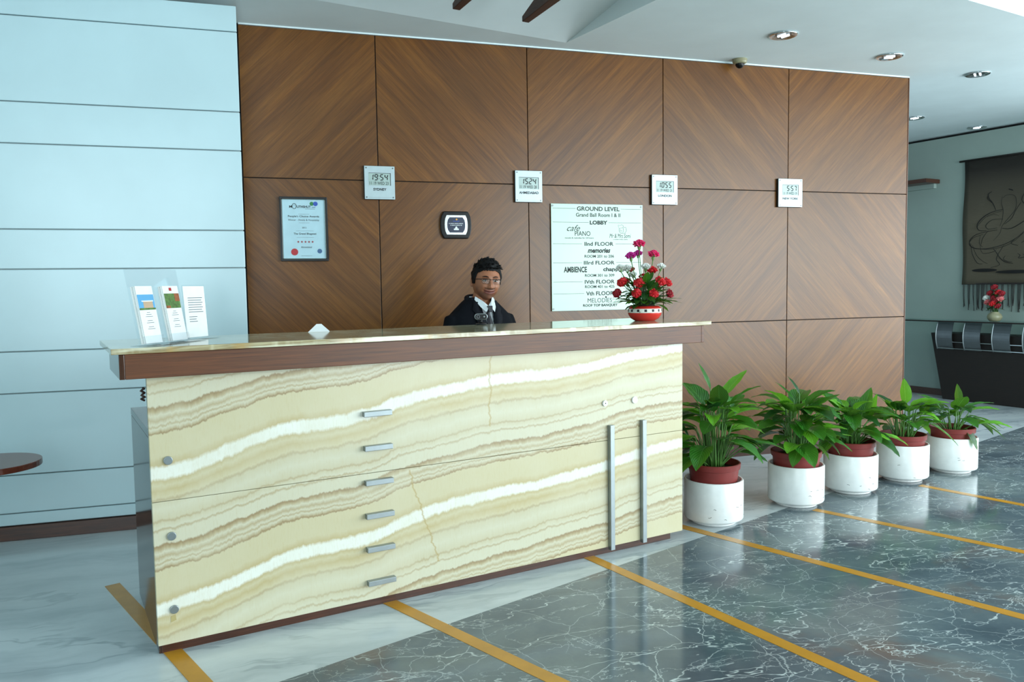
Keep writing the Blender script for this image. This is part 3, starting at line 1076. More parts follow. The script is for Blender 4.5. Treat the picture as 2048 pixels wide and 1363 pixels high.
MB().prism_xz([(-.016, -.034), (.016, -.034), (.018, -.026), (.008, -.022), (.006, -.014), (0, -.008), (-.006, -.014), (-.008, -.022), (-.018, -.026)], -0.0278, -0.0272).build('crown_emblem', 'paper', ip)

# ---- floor directory
sg = thing('directory_sign', 'brushed metal floor directory sign lettered GROUND LEVEL and LOBBY', 'sign', (1.942, WY, 1.140), 0)
SW, SH = .698, .742
pl = MB().box(0, SW, -0.014, -0.009, 0, SH).build('sign_plate', 'sign_steel', sg, bevel=0.0008)
for x in (.012, SW - .012):
    for z in (.014, SH - .014):
        MB().lathe([(.0035, 0), (.0035, .011)], 10).build('standoff', 'dark_steel', sg).matrix_basis = Matrix.Translation((x, 0, z)) @ Matrix.Rotation(PI / 2, 4, 'X')
        disc_xz(x, z, .0065, -0.018, -0.014, 14).build('sign_bolt', 'dark_steel', sg)


def sx(px):
    return (px - 110) / 890.0 * SW


def sz(py):
    return SH - (py - 84) / 1040.0 * SH


SY = -0.0144
L_ = [('GROUND LEVEL', 355, 770, 108, 150, .012), ('Grand Ball Room I & II', 345, 777, 170, 207, .004), ('LOBBY', 478, 650, 243, 283, .03), ('PIANO', 333, 483, 347, 393, -.006),
      ('moods & melodies for 24 hours', 238, 515, 405, 420, 0), ('a modern Indian eatery', 705, 850, 421, 434, 0), ('IInd FLOOR', 425, 708, 452, 490, .012), ('ROOM 201 to 206', 425, 712, 578, 606, .01),
      ('IIIrd FLOOR', 418, 718, 637, 674, .012), ('AMBIENCE', 225, 447, 693, 750, .022), ('chancellor', 605, 872, 700, 740, .025), ('ROOM 301 to 309', 427, 715, 766, 794, .01),
      ('IVth FLOOR', 425, 718, 824, 862, .012), ('ROOM 401 to 425', 427, 715, 877, 905, .01), ('Vth FLOOR', 437, 708, 937, 978, .012), ('MELODIES', 452, 690, 1005, 1048, -.012), ('ROOF TOP BANQUET', 407, 745, 1062, 1092, .025)]
for s_, x0, x1, y0, y1, bd in L_:
    text(s_, sx(x0), sx(x1), sz(y1), sz(y0), SY, 'ink', pl, bold=bd + .012)
text('cafe', sx(258), sx(385), sz(347), sz(288), SY, 'ink', pl, bold=0, shear=.45)
text('Mr & Mrs Somi', sx(670), sx(880), sz(412), sz(370), SY, 'ink', pl, bold=.0, shear=.2)
text('memories', sx(455), sx(677), sz(560), sz(512), SY, 'ink', pl, bold=.04, shear=.3)
disc_xz(sx(631), sz(996), .0065, SY - .0002, SY + .0003, 14).build('note_dot', 'ink', pl)
MB().box(sx(626), sx(630), SY - .0002, SY + .0003, sz(1000), sz(985)).build('note_stem', 'ink', pl)
for y_, xa, xb in ((128, 350, 776), (262, 474, 655), (470, 408, 722), (655, 408, 728), (842, 410, 730), (957, 425, 716)):
    for x0, x1 in ((124, xa - 6), (xb + 6, 985)):
        MB().box(sx(x0), sx(x1), SY, SY + .0004, sz(y_) - .001, sz(y_) + .001).build('rule_line', 'ink', pl)
for k_ in range(4):
    MB().box(sx(693 + 34 * k_), sx(703 + 34 * k_), SY, SY + .0004, sz(748), sz(740)).build('dot_mark', 'ink', pl)
# little line drawing of a cook on the sign
for P in ([(760, 310), (757, 283), (775, 290), (790, 280), (806, 292), (802, 312), (762, 318)], [(764, 318), (766, 350), (785, 366), (808, 352), (806, 316)], [(808, 306), (832, 308), (838, 340), (822, 364), (790, 368)], [(770, 330), (782, 334), (776, 346), (796, 340)]):
    MB().tube([(sx(x), SY, sz(y)) for x, y in P], .0009, 5).build('drawing_line', 'ink', pl)

# ================================================================ ceiling fittings
for k_, (s_, n_, lab) in enumerate(((4.264, 3.698, 'round recessed downlight close to the dome camera'), (5.353, 3.681, 'round recessed downlight over the end of the timber wall'), (6.434, 3.660, 'round recessed downlight above the tapestry wall passage'),
                                    (7.580, 4.926, 'round recessed downlight beside the timber wall edge near the side wall'), (8.0, 4.9, None))):
    if lab is None:
        w_ = Vector((7.353, 6.728))
        s_, n_ = DX * w_.x + DY * w_.y, -DY * w_.x + DX * w_.y
        lab = 'round recessed downlight nearest the tapestry wall'
    dl = thing('downlight', lab, 'light', tuple(D(s_, n_, CEIL)), TH_D + k_, 'recessed ceiling downlights')
    MB().lathe([(.066, -.001), (.090, -.003), (.092, -.008), (.084, -.012), (.074, -.010), (.066, -.001)], 36, cap=False).build('rim', 'chrome', dl, smooth=True)
    MB().lathe([(.073, -.0095), (.060, -.003), (.052, -.0005)], 32, cap=False).build('reflector', 'reflector', dl, smooth=True)
    MB().lathe([(.050, -.0005), (.050, -.002)], 24).build('lamp_plate', 'dark_steel', dl)
    for dx in (-.018, .018):
        MB().tube([(dx, -.03, -.007), (dx, .03, -.007)], .008, 10).build('lamp_bulb', 'lamp_bulb', dl, smooth=True)

dc = thing('dome_camera', 'small security dome camera on the ceiling above the timber wall', 'camera', (3.385, 5.13, CEIL), 0)
MB().lathe([(.052, 0), (.052, -.018), (.046, -.03), (.036, -.034)], 28).build('housing', 'vase_tan', dc, smooth=False, bevel=0.002)
MB().sphere((0, 0, -.034), .032, 20, 12).build('dome', 'black_gloss', dc, smooth=True)

# ================================================================ planters and plants


def leaf_mesh(mb_uv, B, d, up, L, Wd, droop, fold, tipw=0.5):
    NV, NU = 9, 5
    side = d.cross(up).normalized()
    upv = side.cross(d).normalized()
    V = []
    UV = []
    p = B.copy()
    dirv = d.copy()
    for j in range(NV):
        t_ = j / (NV - 1)
        w = Wd * max(0.0, math.sin(PI * (t_ ** 0.72))) ** 0.8 if 0 < t_ < 1 else 0.0
        if j == NV - 1:
            w = 0.001
        if j == 0:
            w = 0.003
        sd = side
        uv_ = sd.cross(dirv).normalized()
        for i in range(NU):
            u = -1 + 2 * i / (NU - 1)
            ripple = 0.05 * Wd * math.sin(t_ * 17 + u * 2.0)
            V.append(p + sd * (u * w) + uv_ * (abs(u) ** 1.3 * w * fold + ripple * abs(u)))
            UV.append((i / (NU - 1), t_))
        p = p + dirv * (L / (NV - 1))
        dirv = (dirv + Vector((0, 0, -1)) * droop / (NV - 1)).normalized()
    F = []
    for j in range(NV - 1):
        for i in range(NU - 1):
            a = j * NU + i
            F.append((a, a + 1, a + NU + 1, a + NU))
    return V, F, UV


def add_leaf(parent, base, B, d, L, Wd, droop, fold, mat, stem_mat='stem_green', srad=.0032):
    up = Vector((0, 0, 1))
    if abs(d.dot(up)) > 0.96:
        up = Vector((d.y + .3, -d.x + .2, 0)).normalized()
    V, F, UV = leaf_mesh(None, B, d, up, L, Wd, droop, fold)
    mb = MB()
    mb.add(V, F)
    mb.uv = UV
    me = bpy.data.meshes.new('leaf')
    me.from_pydata([tuple(v) for v in V], [], F)
    me.materials.append(MATS[mat])
    ul = me.uv_layers.new(name='UVMap')
    for lp in me.loops:
        ul.data[lp.index].uv = UV[lp.vertex_index]
    me.polygons.foreach_set('use_smooth', [True] * len(me.polygons))
    o = bpy.data.objects.new('leaf', me)
    col.objects.link(o)
    o.parent = parent
    # petiole leaves the soil upright and turns into the blade
    mid = base.lerp(B, 0.5) + Vector((0, 0, 0.18 * (B - base).length)) * (0.6 if d.z < 0.5 else 0.1)
    pts = []
    for k_ in range(7):
        t_ = k_ / 6
        pts.append(base * (1 - t_) ** 2 + mid * 2 * t_ * (1 - t_) + B * t_ * t_)
    pts.append(B + d * (0.12 * L))
    st = MB().tube(pts, [srad * (1.25 - .5 * i / 7) for i in range(8)], 6).build('stem', stem_mat, o, smooth=True)
    return o


def azv(az, el):
    return Vector((math.cos(az) * math.cos(el), math.sin(az) * math.cos(el), math.sin(el)))


PZ = 0.0


def planter(x, y, label):
    t = thing('planter', label, 'planter', (x, y, 0.0012), 0, 'white cylinder planters in a row')
    MB().lathe([(.118, 0), (.122, .004), (.122, .022), (.118, .024)], 40).build('foot_ring', 'planter_white', t, smooth=False)
    MB().lathe([(.146, .020), (.157, .026), (.161, .034), (.161, .236), (.158, .242), (.150, .242), (.147, .236), (.147, .045), (.0, .045)], 56, cap=False).build('drum', 'planter_white', t, auto=40)
    rr = random.Random(int(x * 100))
    for k_ in range(7):
        a = rr.uniform(-2.6, -.5)
        z = rr.uniform(.04, .12)
        l_ = rr.uniform(.006, .02)
        pts = [(.1613 * math.cos(a + l_ * u * 6), .1613 * math.sin(a + l_ * u * 6), z + u * l_ * rr.uniform(-.3, .5)) for u in (0, .5, 1)]
        MB().tube(pts, .0011, 5).build('scuff_mark', 'planter_scuff', t)
    return t


def potted_plant(x, y, label, n, h, spread, seed, specials=(), mats=('leaf_green', 'leaf_deep', 'leaf_bright'), lsc=1.0, rimz=.315, lean=(0, 0)):
    rr = random.Random(seed)
    t = thing('potted_plant', label, 'plant', (x, y, 0.0465), 0, 'leafy plants in red pots')
    rz_ = rimz - .0465
    MB().lathe([(.098, 0), (.104, .004), (.134, rz_ - .045), (.1345, rz_ - .035), (.143, rz_ - .032), (.146, rz_ - .004), (.143, rz_), (.136, rz_), (.132, rz_ - .02), (.126, rz_ - .05)], 44, cap=False).build('pot', 'pot_red', t, auto=35)
    so = MB()
    sg_ = 20
    v = [(0, 0, rz_ - .025)]
    for r_ in (.045, .09, .131):
        for i in range(sg_):
            a = 2 * PI * i / sg_
            v.append((r_ * math.cos(a), r_ * math.sin(a), rz_ - .034 + rr.uniform(-.005, .007)))
    f = [(0, 1 + i, 1 + (i + 1) % sg_) for i in range(sg_)]
    for j in range(2):
        for i in range(sg_):
            f.append((1 + j * sg_ + i, 1 + j * sg_ + (i + 1) % sg_, 1 + (j + 1) * sg_ + (i + 1) % sg_, 1 + (j + 1) * sg_ + i))
    so.add(v, f)
    so.build('soil', 'soil', t)
    z0 = rz_ - .035
    for k_ in range(n):
        az = k_ * 2.399 + rr.uniform(-.4, .4)
        lv = rr.random()
        lv = lv ** 0.85
        hh = h * (0.06 + 0.86 * lv)
        rad = spread * (0.5 + 0.5 * rr.random()) * (1.0 - 0.5 * lv)
        b0 = Vector((math.cos(az) * rr.uniform(.01, .07), math.sin(az) * rr.uniform(.01, .07), z0))
        B = Vector((math.cos(az) * rad * .62 + lean[0] * lv, math.sin(az) * rad * .62 + lean[1] * lv, rz_ + hh * .86))
        if y + B.y > 5.05:
            B.y = 5.05 - y
        el = rr.uniform(-.55, .25) + lv * .65
        d = azv(az + rr.uniform(-.5, .5), el)
        L = lsc * rr.uniform(.15, .225)
        if y + B.y + d.y * L > 5.19:
            d.y *= -0.4
            d.normalize()
        m_ = mats[0] if rr.random() < .5 else (mats[1] if rr.random() < .62 else mats[2])
        add_leaf(t, b0, B, d, L, L * rr.uniform(.22, .31), rr.uniform(.35, 1.1), rr.uniform(.12, .4), m_)
    for (bx_, by_, bz_, az, el, L, wd, dr, m_) in specials:
        add_leaf(t, Vector((bx_ * .15, by_ * .15, z0)), Vector((bx_, by_, rz_ + bz_)), azv(R(az), R(el)), L, wd, dr, .25, m_)
    return t


PL = [(2.373, 3.83), (3.025, 3.977), (3.531, 4.107), (4.060, 4.234), (4.548, 4.302)]
ORD = ['beside the onyx desk', 'second from the onyx desk', 'third from the onyx desk, in the middle of the row', 'second from the passage end of the row', 'at the passage end of the row']
for (x, y), o_ in zip(PL, ORD):
    planter(x, y, 'white cylinder planter ' + o_)
# az 0 = along the wall to the right, -90 = towards the room
potted_plant(*PL[0], 'tall dense leafy plant in red pot beside the onyx desk', 62, .40, .27, 11,
             [(.06, .0, .36, 18, 38, .24, .040, .25, 'leaf_bright'), (-.01, .02, .40, 120, 66, .16, .022, .3, 'leaf_green'), (-.09, -.02, .30, 150, 58, .22, .025, .45, 'leaf_green'),
              (.12, -.03, .26, 120, 60, .19, .030, .4, 'leaf_green'), (.17, -.1, .10, -20, 10, .21, .036, .9, 'leaf_green'), (-.12, .05, .12, 130, 60, .2, .02, .5, 'leaf_deep')], rimz=.335)
potted_plant(*PL[1], 'broad-leaved glossy plant in red pot, leaves fanning over the rim', 58, .34, .25, 23,
             [(.03, -.06, .22, -20, 42, .22, .055, .5, 'leaf_green'), (.10, -.05, .22, 0, 10, .24, .050, .4, 'leaf_green'), (-.02, .0, .30, 130, 50, .15, .022, .4, 'leaf_green'), (.02, .0, .33, 120, 60, .13, .02, .4, 'leaf_deep'),
              (-.10, -.03, .24, 185, 5, .17, .045, .9, 'leaf_deep'), (.10, -.09, .10, -10, 0, .2, .035, .2, 'leaf_bright')], rimz=.322, lsc=1.1)
potted_plant(*PL[2], 'leafy plant with upright bright leaf in red pot, mid row', 46, .25, .235, 37,
             [(.03, -.05, .13, 20, 62, .23, .050, .3, 'leaf_green'), (.07, -.06, .12, -10, 20, .22, .04, .5, 'leaf_green'), (.1, -.05, .14, 10, 70, .16, .03, .3, 'leaf_bright')], rimz=.322)
potted_plant(*PL[3], 'sparse leafy plant with one rounded upright leaf in red pot', 30, .22, .25, 41,
             [(.0, -.02, .20, 70, 78, .17, .042, .2, 'leaf_bright'), (-.10, -.02, .16, 150, 50, .12, .025, .3, 'leaf_green'), (.12, -.04, .13, 20, 45, .13, .035, .5, 'leaf_green'), (.1, -.12, .08, -40, -30, .22, .036, .5, 'leaf_green')], rimz=.305, lsc=.95)
potted_plant(*PL[4], 'low spreading plant with silvery striped leaves in red pot', 22, .18, .30, 53,
             [(.02, -.03, .15, 60, 75, .15, .032, .2, 'leaf_deep'), (-.06, -.02, .14, 175, 22, .24, .026, .3, 'leaf_green'), (.09, -.02, .13, 0, 12, .26, .030, .35, 'leaf_green'), (.08, -.05, .08, -15, -12, .28, .030, .4, 'leaf_green'),
              (.1, -.06, .06, -25, -22, .27, .028, .5, 'leaf_deep'), (.0, -.12, .0, -80, -55, .15, .032, .4, 'leaf_deep')], rimz=.307)

# ================================================================ things on the counter
CT = 1.126
BE = TH_D + R(50)


def counter_thing(name, label, cat, s_, n_, rz, group=None):
    return thing(name, label, cat, tuple(D(s_, n_, CT)), rz, group)


LEAN = R(10)


def leanp(x, h, off=0.0, z0=.004):
    """point on a sheet leaning back: x along the sheet, h up the sheet, off in front of it"""
    return (x, h * math.sin(LEAN) - off * math.cos(LEAN), z0 + h * math.cos(LEAN) + off * math.sin(LEAN))


def lean_slab(x0, x1, h0, h1, o0, o1, mb=None):
    mb = mb or MB()
    v = [leanp(x, h, o) for o in (o0, o1) for x, h in ((x0, h0), (x1, h0), (x1, h1), (x0, h1))]
    return mb.add(v, [(0, 1, 2, 3), (7, 6, 5, 4), (0, 4, 5, 1), (1, 5, 6, 2), (2, 6, 7, 3), (3, 7, 4, 0)])


bh = counter_thing('brochure_holder', 'clear acrylic brochure stand with tall back plate on the counter', 'holder', .300, 3.100, BE)
lean_slab(-.015, .300, 0, .275, -.003, 0).build('back_plate', 'acrylic', bh)
MB().box(-.015, .300, -.07, .035, 0, .003).build('base_plate', 'acrylic', bh)
lean_slab(-.012, .110, 0, .028, .017, .0195).build('pocket_lip', 'acrylic', bh)
lean_slab(.150, .272, 0, .028, .017, .0195).build('pocket_lip', 'acrylic', bh)


def brochures(x0, label, kind):
    t = counter_thing('brochure_stack', label, 'brochures', .300, 3.100, BE, 'brochure stacks in the acrylic stand')
    for k_ in range(4):
        dx = .0015 * (k_ % 2) - .004 * (3 - k_) * .4
        s_ = lean_slab(x0 + dx, x0 + .098 + dx, .001, .208 + .001 * (k_ % 2), .001 + k_ * .004, .0038 + k_ * .004).build('brochure_sheet', 'paper', t)
    F = .0168 - .0004
    if kind == 0:
        lean_slab(x0 + .003, x0 + .097, .122, .178, F, F + .0004).build('cover_picture', 'photo_sky', s_)
        lean_slab(x0 + .03, x0 + .085, .126, .152, F + .0004, F + .0007).build('cover_building', 'photo_tan', s_)
        lean_slab(x0 + .022, x0 + .09, .152, .156, F + .0004, F + .0008).build('cover_roof', 'paper', s_)
        lean_slab(x0 + .003, x0 + .097, .122, .129, F + .0004, F + .0009).build('cover_trees', 'photo_green', s_)
    else:
        lean_slab(x0 + .003, x0 + .097, .124, .180, F, F + .0004).build('cover_picture', 'photo_green', s_)
        lean_slab(x0 + .066, x0 + .097, .150, .180, F + .0004, F + .0007).build('cover_awning', 'photo_brown', s_)
        lean_slab(x0 + .003, x0 + .03, .124, .134, F + .0004, F + .0007).build('cover_path', 'photo_brown', s_)
        lean_slab(x0 + .040, x0 + .056, .190, .202, F, F + .0004).build('cover_badge', 'ink_red', s_)
    mb = MB()
    for k_ in range(9):
        if k_ in (3, 6):
            continue
        w_ = .018 + .012 * ((k_ * 7) % 3)
        lean_slab(x0 + .05 - w_ / 2, x0 + .05 + w_ / 2, .112 - k_ * .0075, .1135 - k_ * .0075, F, F + .0003, mb)
    mb.build('print_lines', 'ink_soft', s_)


brochures(.0, 'stack of white brochures with a blue sky building picture on the cover', 0)
brochures(.162, 'stack of white brochures with a green garden picture on the cover', 1)
LEAN = R(4)
lf = counter_thing('leaflet_stand', 'white printed leaflet in a clear upright stand beside the brochures', 'leaflet', .492, 3.385, TH_D + R(40))
lean_slab(-.004, .124, 0, .212, -.0025, -.0005).build('stand_plate', 'acrylic', lf)
MB().box(-.004, .124, -.055, .02, 0, .003).build('stand_foot', 'acrylic', lf)
pg = lean_slab(0, .120, .003, .208, 0, .001).build('leaflet_sheet', 'paper', lf)
mb = MB()
for k_ in range(11):
    if k_ in (7,):
        continue
    w_ = .082 if k_ < 7 else .045
    lean_slab(.022, .022 + w_ - .006 * (k_ % 2), .160 - k_ * .0095, .1625 - k_ * .0095, .001, .0013, mb)
mb.build('print_lines', 'ink_soft', pg)

tc = counter_thing('folded_card', 'small white folded card standing on the counter', 'card', 1.075, 3.555, TH_D + R(-10))
a_ = .034
MB().add([(-.05, -.022, 0), (.045, -.02, 0), (.012, 0, a_), (-.01, 0, a_), (-.05, -.0225, .001), (.045, -.0205, .001), (.012, -.001, a_ + .001), (-.01, -.001, a_ + .001)],
         [(0, 1, 2, 3), (7, 6, 5, 4), (0, 4, 5, 1), (1, 5, 6, 2), (2, 6, 7, 3), (3, 7, 4, 0)]).build('front_flap', 'paper', tc)
MB().add([(-.01, 0, a_), (.012, 0, a_), (.05, .022, 0), (-.04, .022, 0), (-.01, .001, a_ + .001), (.012, .001, a_ + .001), (.05, .0225, .001), (-.04, .0225, .001)],
         [(0, 1, 2, 3), (7, 6, 5, 4), (0, 4, 5, 1), (1, 5, 6, 2), (2, 6, 7, 3), (3, 7, 4, 0)]).build('back_flap', 'paper', tc)

wc = counter_thing('webcam', 'small black webcam with oval head on a stub stand at the counter edge', 'webcam', 1.905, 3.55, R(-12))
MB().lathe([(.027, 0), (.028, .003), (.026, .008), (.012, .011)], 24).build('base', 'black_plastic', wc, smooth=False)
MB().tube([(0, 0, .009), (0, .002, .03)], .007, 12).build('neck', 'black_plastic', wc, smooth=True)


def oval(w, h, n=9):
    P = []
    for i in range(n):
        a = -PI / 2 + PI * i / (n - 1)
        P.append((w - h + h * math.cos(a), h * math.sin(a)))
    for i in range(n):
        a = PI / 2 + PI * i / (n - 1)
        P.append((-(w - h) + h * math.cos(a), h * math.sin(a)))
    return P


hd = MB().prism_xz([(x, z + .042) for x, z in oval(.034, .0155)], -.012, .010).build('head', 'steel', wc, bevel=.003)
MB().prism_xz([(x, z + .042) for x, z in oval(.030, .0122)], -.0135, -.0118).build('face', 'black_gloss', hd)
MB().tube([(-.014, -.013, .042), (-.014, -.0175, .042)], .0085, 16).build('lens_ring', 'dark_steel', hd)
MB().tube([(-.014, -.017, .042), (-.014, -.0182, .042)], .0065, 16).build('lens_glass', 'black_gloss', hd)
MB().tube([(.016, -.013, .042), (.016, -.0145, .042)], .004, 12).build('indicator', 'steel', hd)


# ---------------------------------------------------------------- flowers
def carnation_mesh(name, mat, seed, r=.03):
    rr = random.Random(seed)
    v = []
    f = []
    for k_ in range(6):
        R_ = r * (.80, 1.0, .98, .84, .62, .36)[k_]
        zc = r * (-.40, -.15, .10, .34, .52, .64)[k_]
        n = 26
        ph = rr.uniform(0, 6)
        o = len(v)
        for j, q in enumerate((.12, .55, .85, 1.0)):
            for i in range(n):
                a = 2 * PI * i / n
                rad = R_ * q * (1 + (.10 * math.sin(5 * a + ph) + .07 * math.sin(11 * a + ph * 2)) * q)
                z = zc + r * (.55 * (1 - q * q) * .4 + .17 * q * q * math.sin(9 * a + ph + k_) + .09 * q * rr.uniform(-1, 1)) + (.22 * r * q * q if k_ < 3 else 0)
                v.append((rad * math.cos(a), rad * math.sin(a), z))
        for j in range(3):
            for i in range(n):
                i2 = (i + 1) % n
                f.append((o + j * n + i, o + j * n + i2, o + (j + 1) * n + i2, o + (j + 1) * n + i))
        f.append(tuple(o + i for i in range(n)))
    me = bpy.data.meshes.new(name)
    me.from_pydata(v, [], f)
    me.materials.append(MATS[mat])
    return me


CM = {c: carnation_mesh('carnation', 'carnation_' + c, i + 3) for i, c in enumerate(('red', 'dark', 'pink', 'magenta', 'white', 'salmon'))}
CAL = MB().lathe([(.004, -.030), (.008, -.022), (.010, -.008), (.013, 0.002)], 10).mesh('calyx', 'calyx', True)


def add_flower(parent, p, colr, tilt, sc, base, stem=True):
    o = bpy.data.objects.new('carnation', CM[colr])
    col.objects.link(o)
    o.parent = parent
    q = Vector(tilt).normalized().to_track_quat('Z', 'Y')
    M_ = Matrix.Translation(p) @ q.to_matrix().to_4x4() @ Matrix.Scale(sc, 4)
    o.matrix_basis = M_
    c = bpy.data.objects.new('calyx', CAL)
    col.objects.link(c)
    c.parent = o
    if stem:
        e = Vector(p) - Vector(tilt).normalized() * .028 * sc
        b = Vector(base)
        m_ = b.lerp(e, .55) + Vector((0, 0, .02))
        pts = [b.lerp(m_, t_ / 3) for t_ in range(3)] + [m_.lerp(e, t_ / 3) for t_ in range(4)]
        inv = M_.inverted()
        MB().tube([inv @ p_ for p_ in pts], .0022 / sc, 6).build('stem', 'stem_green', o, smooth=True)
    return o


CAMR = R(-17.55)
fl = counter_thing('flower_arrangement', 'red ceramic bowl of red, pink and white carnations on the counter', 'flowers', 2.745, 3.285, CAMR)
bw = MB().lathe([(.050, 0), (.055, .002), (.074, .014), (.086, .032), (.0885, .046), (.087, .052), (.086, .066), (.079, .074), (.072, .079), (.068, .079), (.074, .070), (.080, .06), (.078, .04), (.06, .012), (0, .010)], 48, cap=False).build('bowl', 'bowl_red', fl, smooth=True)
MB().lathe([(.0886, .044), (.0892, .047), (.0876, .064), (.0864, .0655)], 48, cap=False).build('bowl_band', 'bowl_white', bw, smooth=True)
for k_ in range(14):
    a = 2 * PI * k_ / 14 + .12
    s_ = .0065
    v = []
    for dz, rr_ in ((-.0065, .0894), (.0065, .0883)):
        for da in (-.075, .075):
            v.append((rr_ * math.cos(a + da), rr_ * math.sin(a + da), .0555 + dz))
    for dz, rr_ in ((-.0065, .0886), (.0065, .0874)):
        for da in (-.075, .075):
            v.append((rr_ * math.cos(a + da), rr_ * math.sin(a + da), .0555 + dz))
    MB().add(v, [(0, 1, 3, 2), (4, 6, 7, 5), (0, 2, 6, 4), (1, 5, 7, 3), (0, 4, 5, 1), (2, 3, 7, 6)]).build('band_square', 'ink', bw)
MB().lathe([(.066, .058), (.05, .083), (0, .094)], 24, cap=False).build('moss', 'soil', fl, smooth=True)
U = .000522


def fp(px, py, dy):
    return ((px - 1096) * U, dy, (1240 - py) * U)


rr = random.Random(9)
FL = [(1043, 470, .0, 'pink', 1.05), (955, 590, -.01, 'magenta', .95), (1040, 562, .03, 'magenta', .8), (1187, 575, .0, 'pink', 1.0), (852, 705, .0, 'white', .8), (925, 712, .02, 'white', .85), (1105, 700, -.01, 'white', .85),
      (1262, 698, .0, 'white', .8), (970, 722, .04, 'red', .7), (1170, 735, .0, 'red', .95), (985, 775, .03, 'white', .7), (862, 852, -.03, 'red', .95), (1028, 862, -.05, 'red', 1.0), (1240, 848, -.03, 'red', 1.0), (1322, 858, .0, 'red', .9),
      (818, 960, -.01, 'dark', .85), (993, 962, -.075, 'red', .85), (1163, 966, -.075, 'red', .85), (1338, 972, -.02, 'dark', .8), (1100, 800, .06, 'red', .8), (930, 850, .07, 'red', .85), (1230, 900, .07, 'red', .85)]
for px, py, dy, c_, sc_ in FL:
    p = fp(px, py, dy)
    low = max(0.0, (py - 700) / 270.0)
    tilt = (p[0] * 6 * (0.3 + low), -.25 - .9 * low + (1.6 * low if dy > .05 else 0), 1.0 - .35 * low)
    add_flower(fl, p, c_, tilt, sc_, (p[0] * .3, dy * .3, .07))
for k_ in range(95):
    az = k_ * 2.399
    el = rr.uniform(-.25, .95)
    B = Vector((math.cos(az) * rr.uniform(.025, .085), math.sin(az) * rr.uniform(.02, .06), rr.uniform(.085, .17) + .04 * el))
    L = rr.uniform(.06, .095)
    add_leaf(fl, Vector((B.x * .4, B.y * .4, .075)), B, azv(az, el), L, L * rr.uniform(.2, .28), rr.uniform(.3, .8), .2, 'leaf_deep' if k_ % 3 else 'leaf_green', 'stem_dark', .0016)
for sx_, az in ((-1, 180), (1, 0)):
    for k_ in range(7):
        a = R(az + (k_ - 3) * 17 * sx_)
        add_leaf(fl, Vector((.03 * sx_, 0, .078)), Vector((.06 * math.cos(a), .05 * math.sin(a), .095)), azv(a, R(12 + 5 * (k_ % 3))), rr.uniform(.11, .14), .02, .55, .15, 'leaf_deep' if k_ % 2 else 'leaf_green', 'stem_dark', .0016)

# ================================================================ side wall: tapestry, console, flowers, shelf
# local frame of the side wall: x runs along the wall towards the room front, -y points into the room
WR = TH_D - PI / 2


def sidewall_thing(name, label, cat, nd_, z, group=None, out=0.0):
    return thing(name, label, cat, tuple(D(TS - out, nd_, z)), WR, group)


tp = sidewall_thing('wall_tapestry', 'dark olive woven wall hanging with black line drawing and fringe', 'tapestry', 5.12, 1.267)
TWd, THt = 1.62, 1.341
clp = MB()
nx, nz = 28, 22
rings = []
for side in (0, 1):
    g = []
    for j in range(nz + 1):
        for i in range(nx + 1):
            x = TWd * i / nx
            z = THt * j / nz
            y = -0.012 - .006 * math.sin(x * 9 + 1) * (1 - .6 * j / nz) - (0.006 if side == 0 else 0)
            g.append((x + (.008 * math.sin(z * 7) if i == 0 else 0), y, z))
    rings.append(g)
v = rings[0] + rings[1]
o2 = len(rings[0])
f = []
for j in range(nz):
    for i in range(nx):
        a = j * (nx + 1) + i
        f.append((a, a + 1, a + nx + 2, a + nx + 1))
        f.append((o2 + a, o2 + a + nx + 1, o2 + a + nx + 2, o2 + a + 1))
for i in range(nx):
    f.append((i, o2 + i, o2 + i + 1, i + 1))
    a = nz * (nx + 1) + i
    f.append((a, a + 1, o2 + a + 1, o2 + a))
for j in range(nz):
    a = j * (nx + 1)
    f.append((a, a + nx + 1, o2 + a + nx + 1, o2 + a))
    a += nx
    f.append((a, o2 + a, o2 + a + nx + 1, a + nx + 1))
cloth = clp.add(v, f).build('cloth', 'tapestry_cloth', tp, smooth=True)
MB().tube([(-.06, -.016, THt + .004), (TWd + .06, -.016, THt + .004)], .011, 10).build('hanging_rod', 'rod', tp, smooth=True)
MB().box(0, TWd, -.022, -.010, -.006, .010).build('hem', 'rod', tp)
rr = random.Random(21)
x = .012
while x < TWd - .01:
    n_ = rr.randint(2, 4)
    xc = x + .018
    for k_ in range(n_):
        x0 = x + k_ * .011
        ln = rr.uniform(.22, .30)
        xb = x0 * .45 + xc * .55
        MB().tube([(x0, -.014, 0), (x0 * .6 + xb * .4, -.016, -ln * .5), (xb, -.013, -ln * .85), (xb + rr.uniform(-.006, .006), -.012, -ln)], [.0042, .0036, .0036, .005], 5, flat=.7).build('fringe_strand', 'fringe', tp)
    x += n_ * .011 + rr.uniform(.008, .03)


def tx(px):                      # zoom columns and rows of the hanging to local
    return (px - 440) / 350.0 * .632


def tz(py):
    return THt - (py - 303) / 727.0 * THt


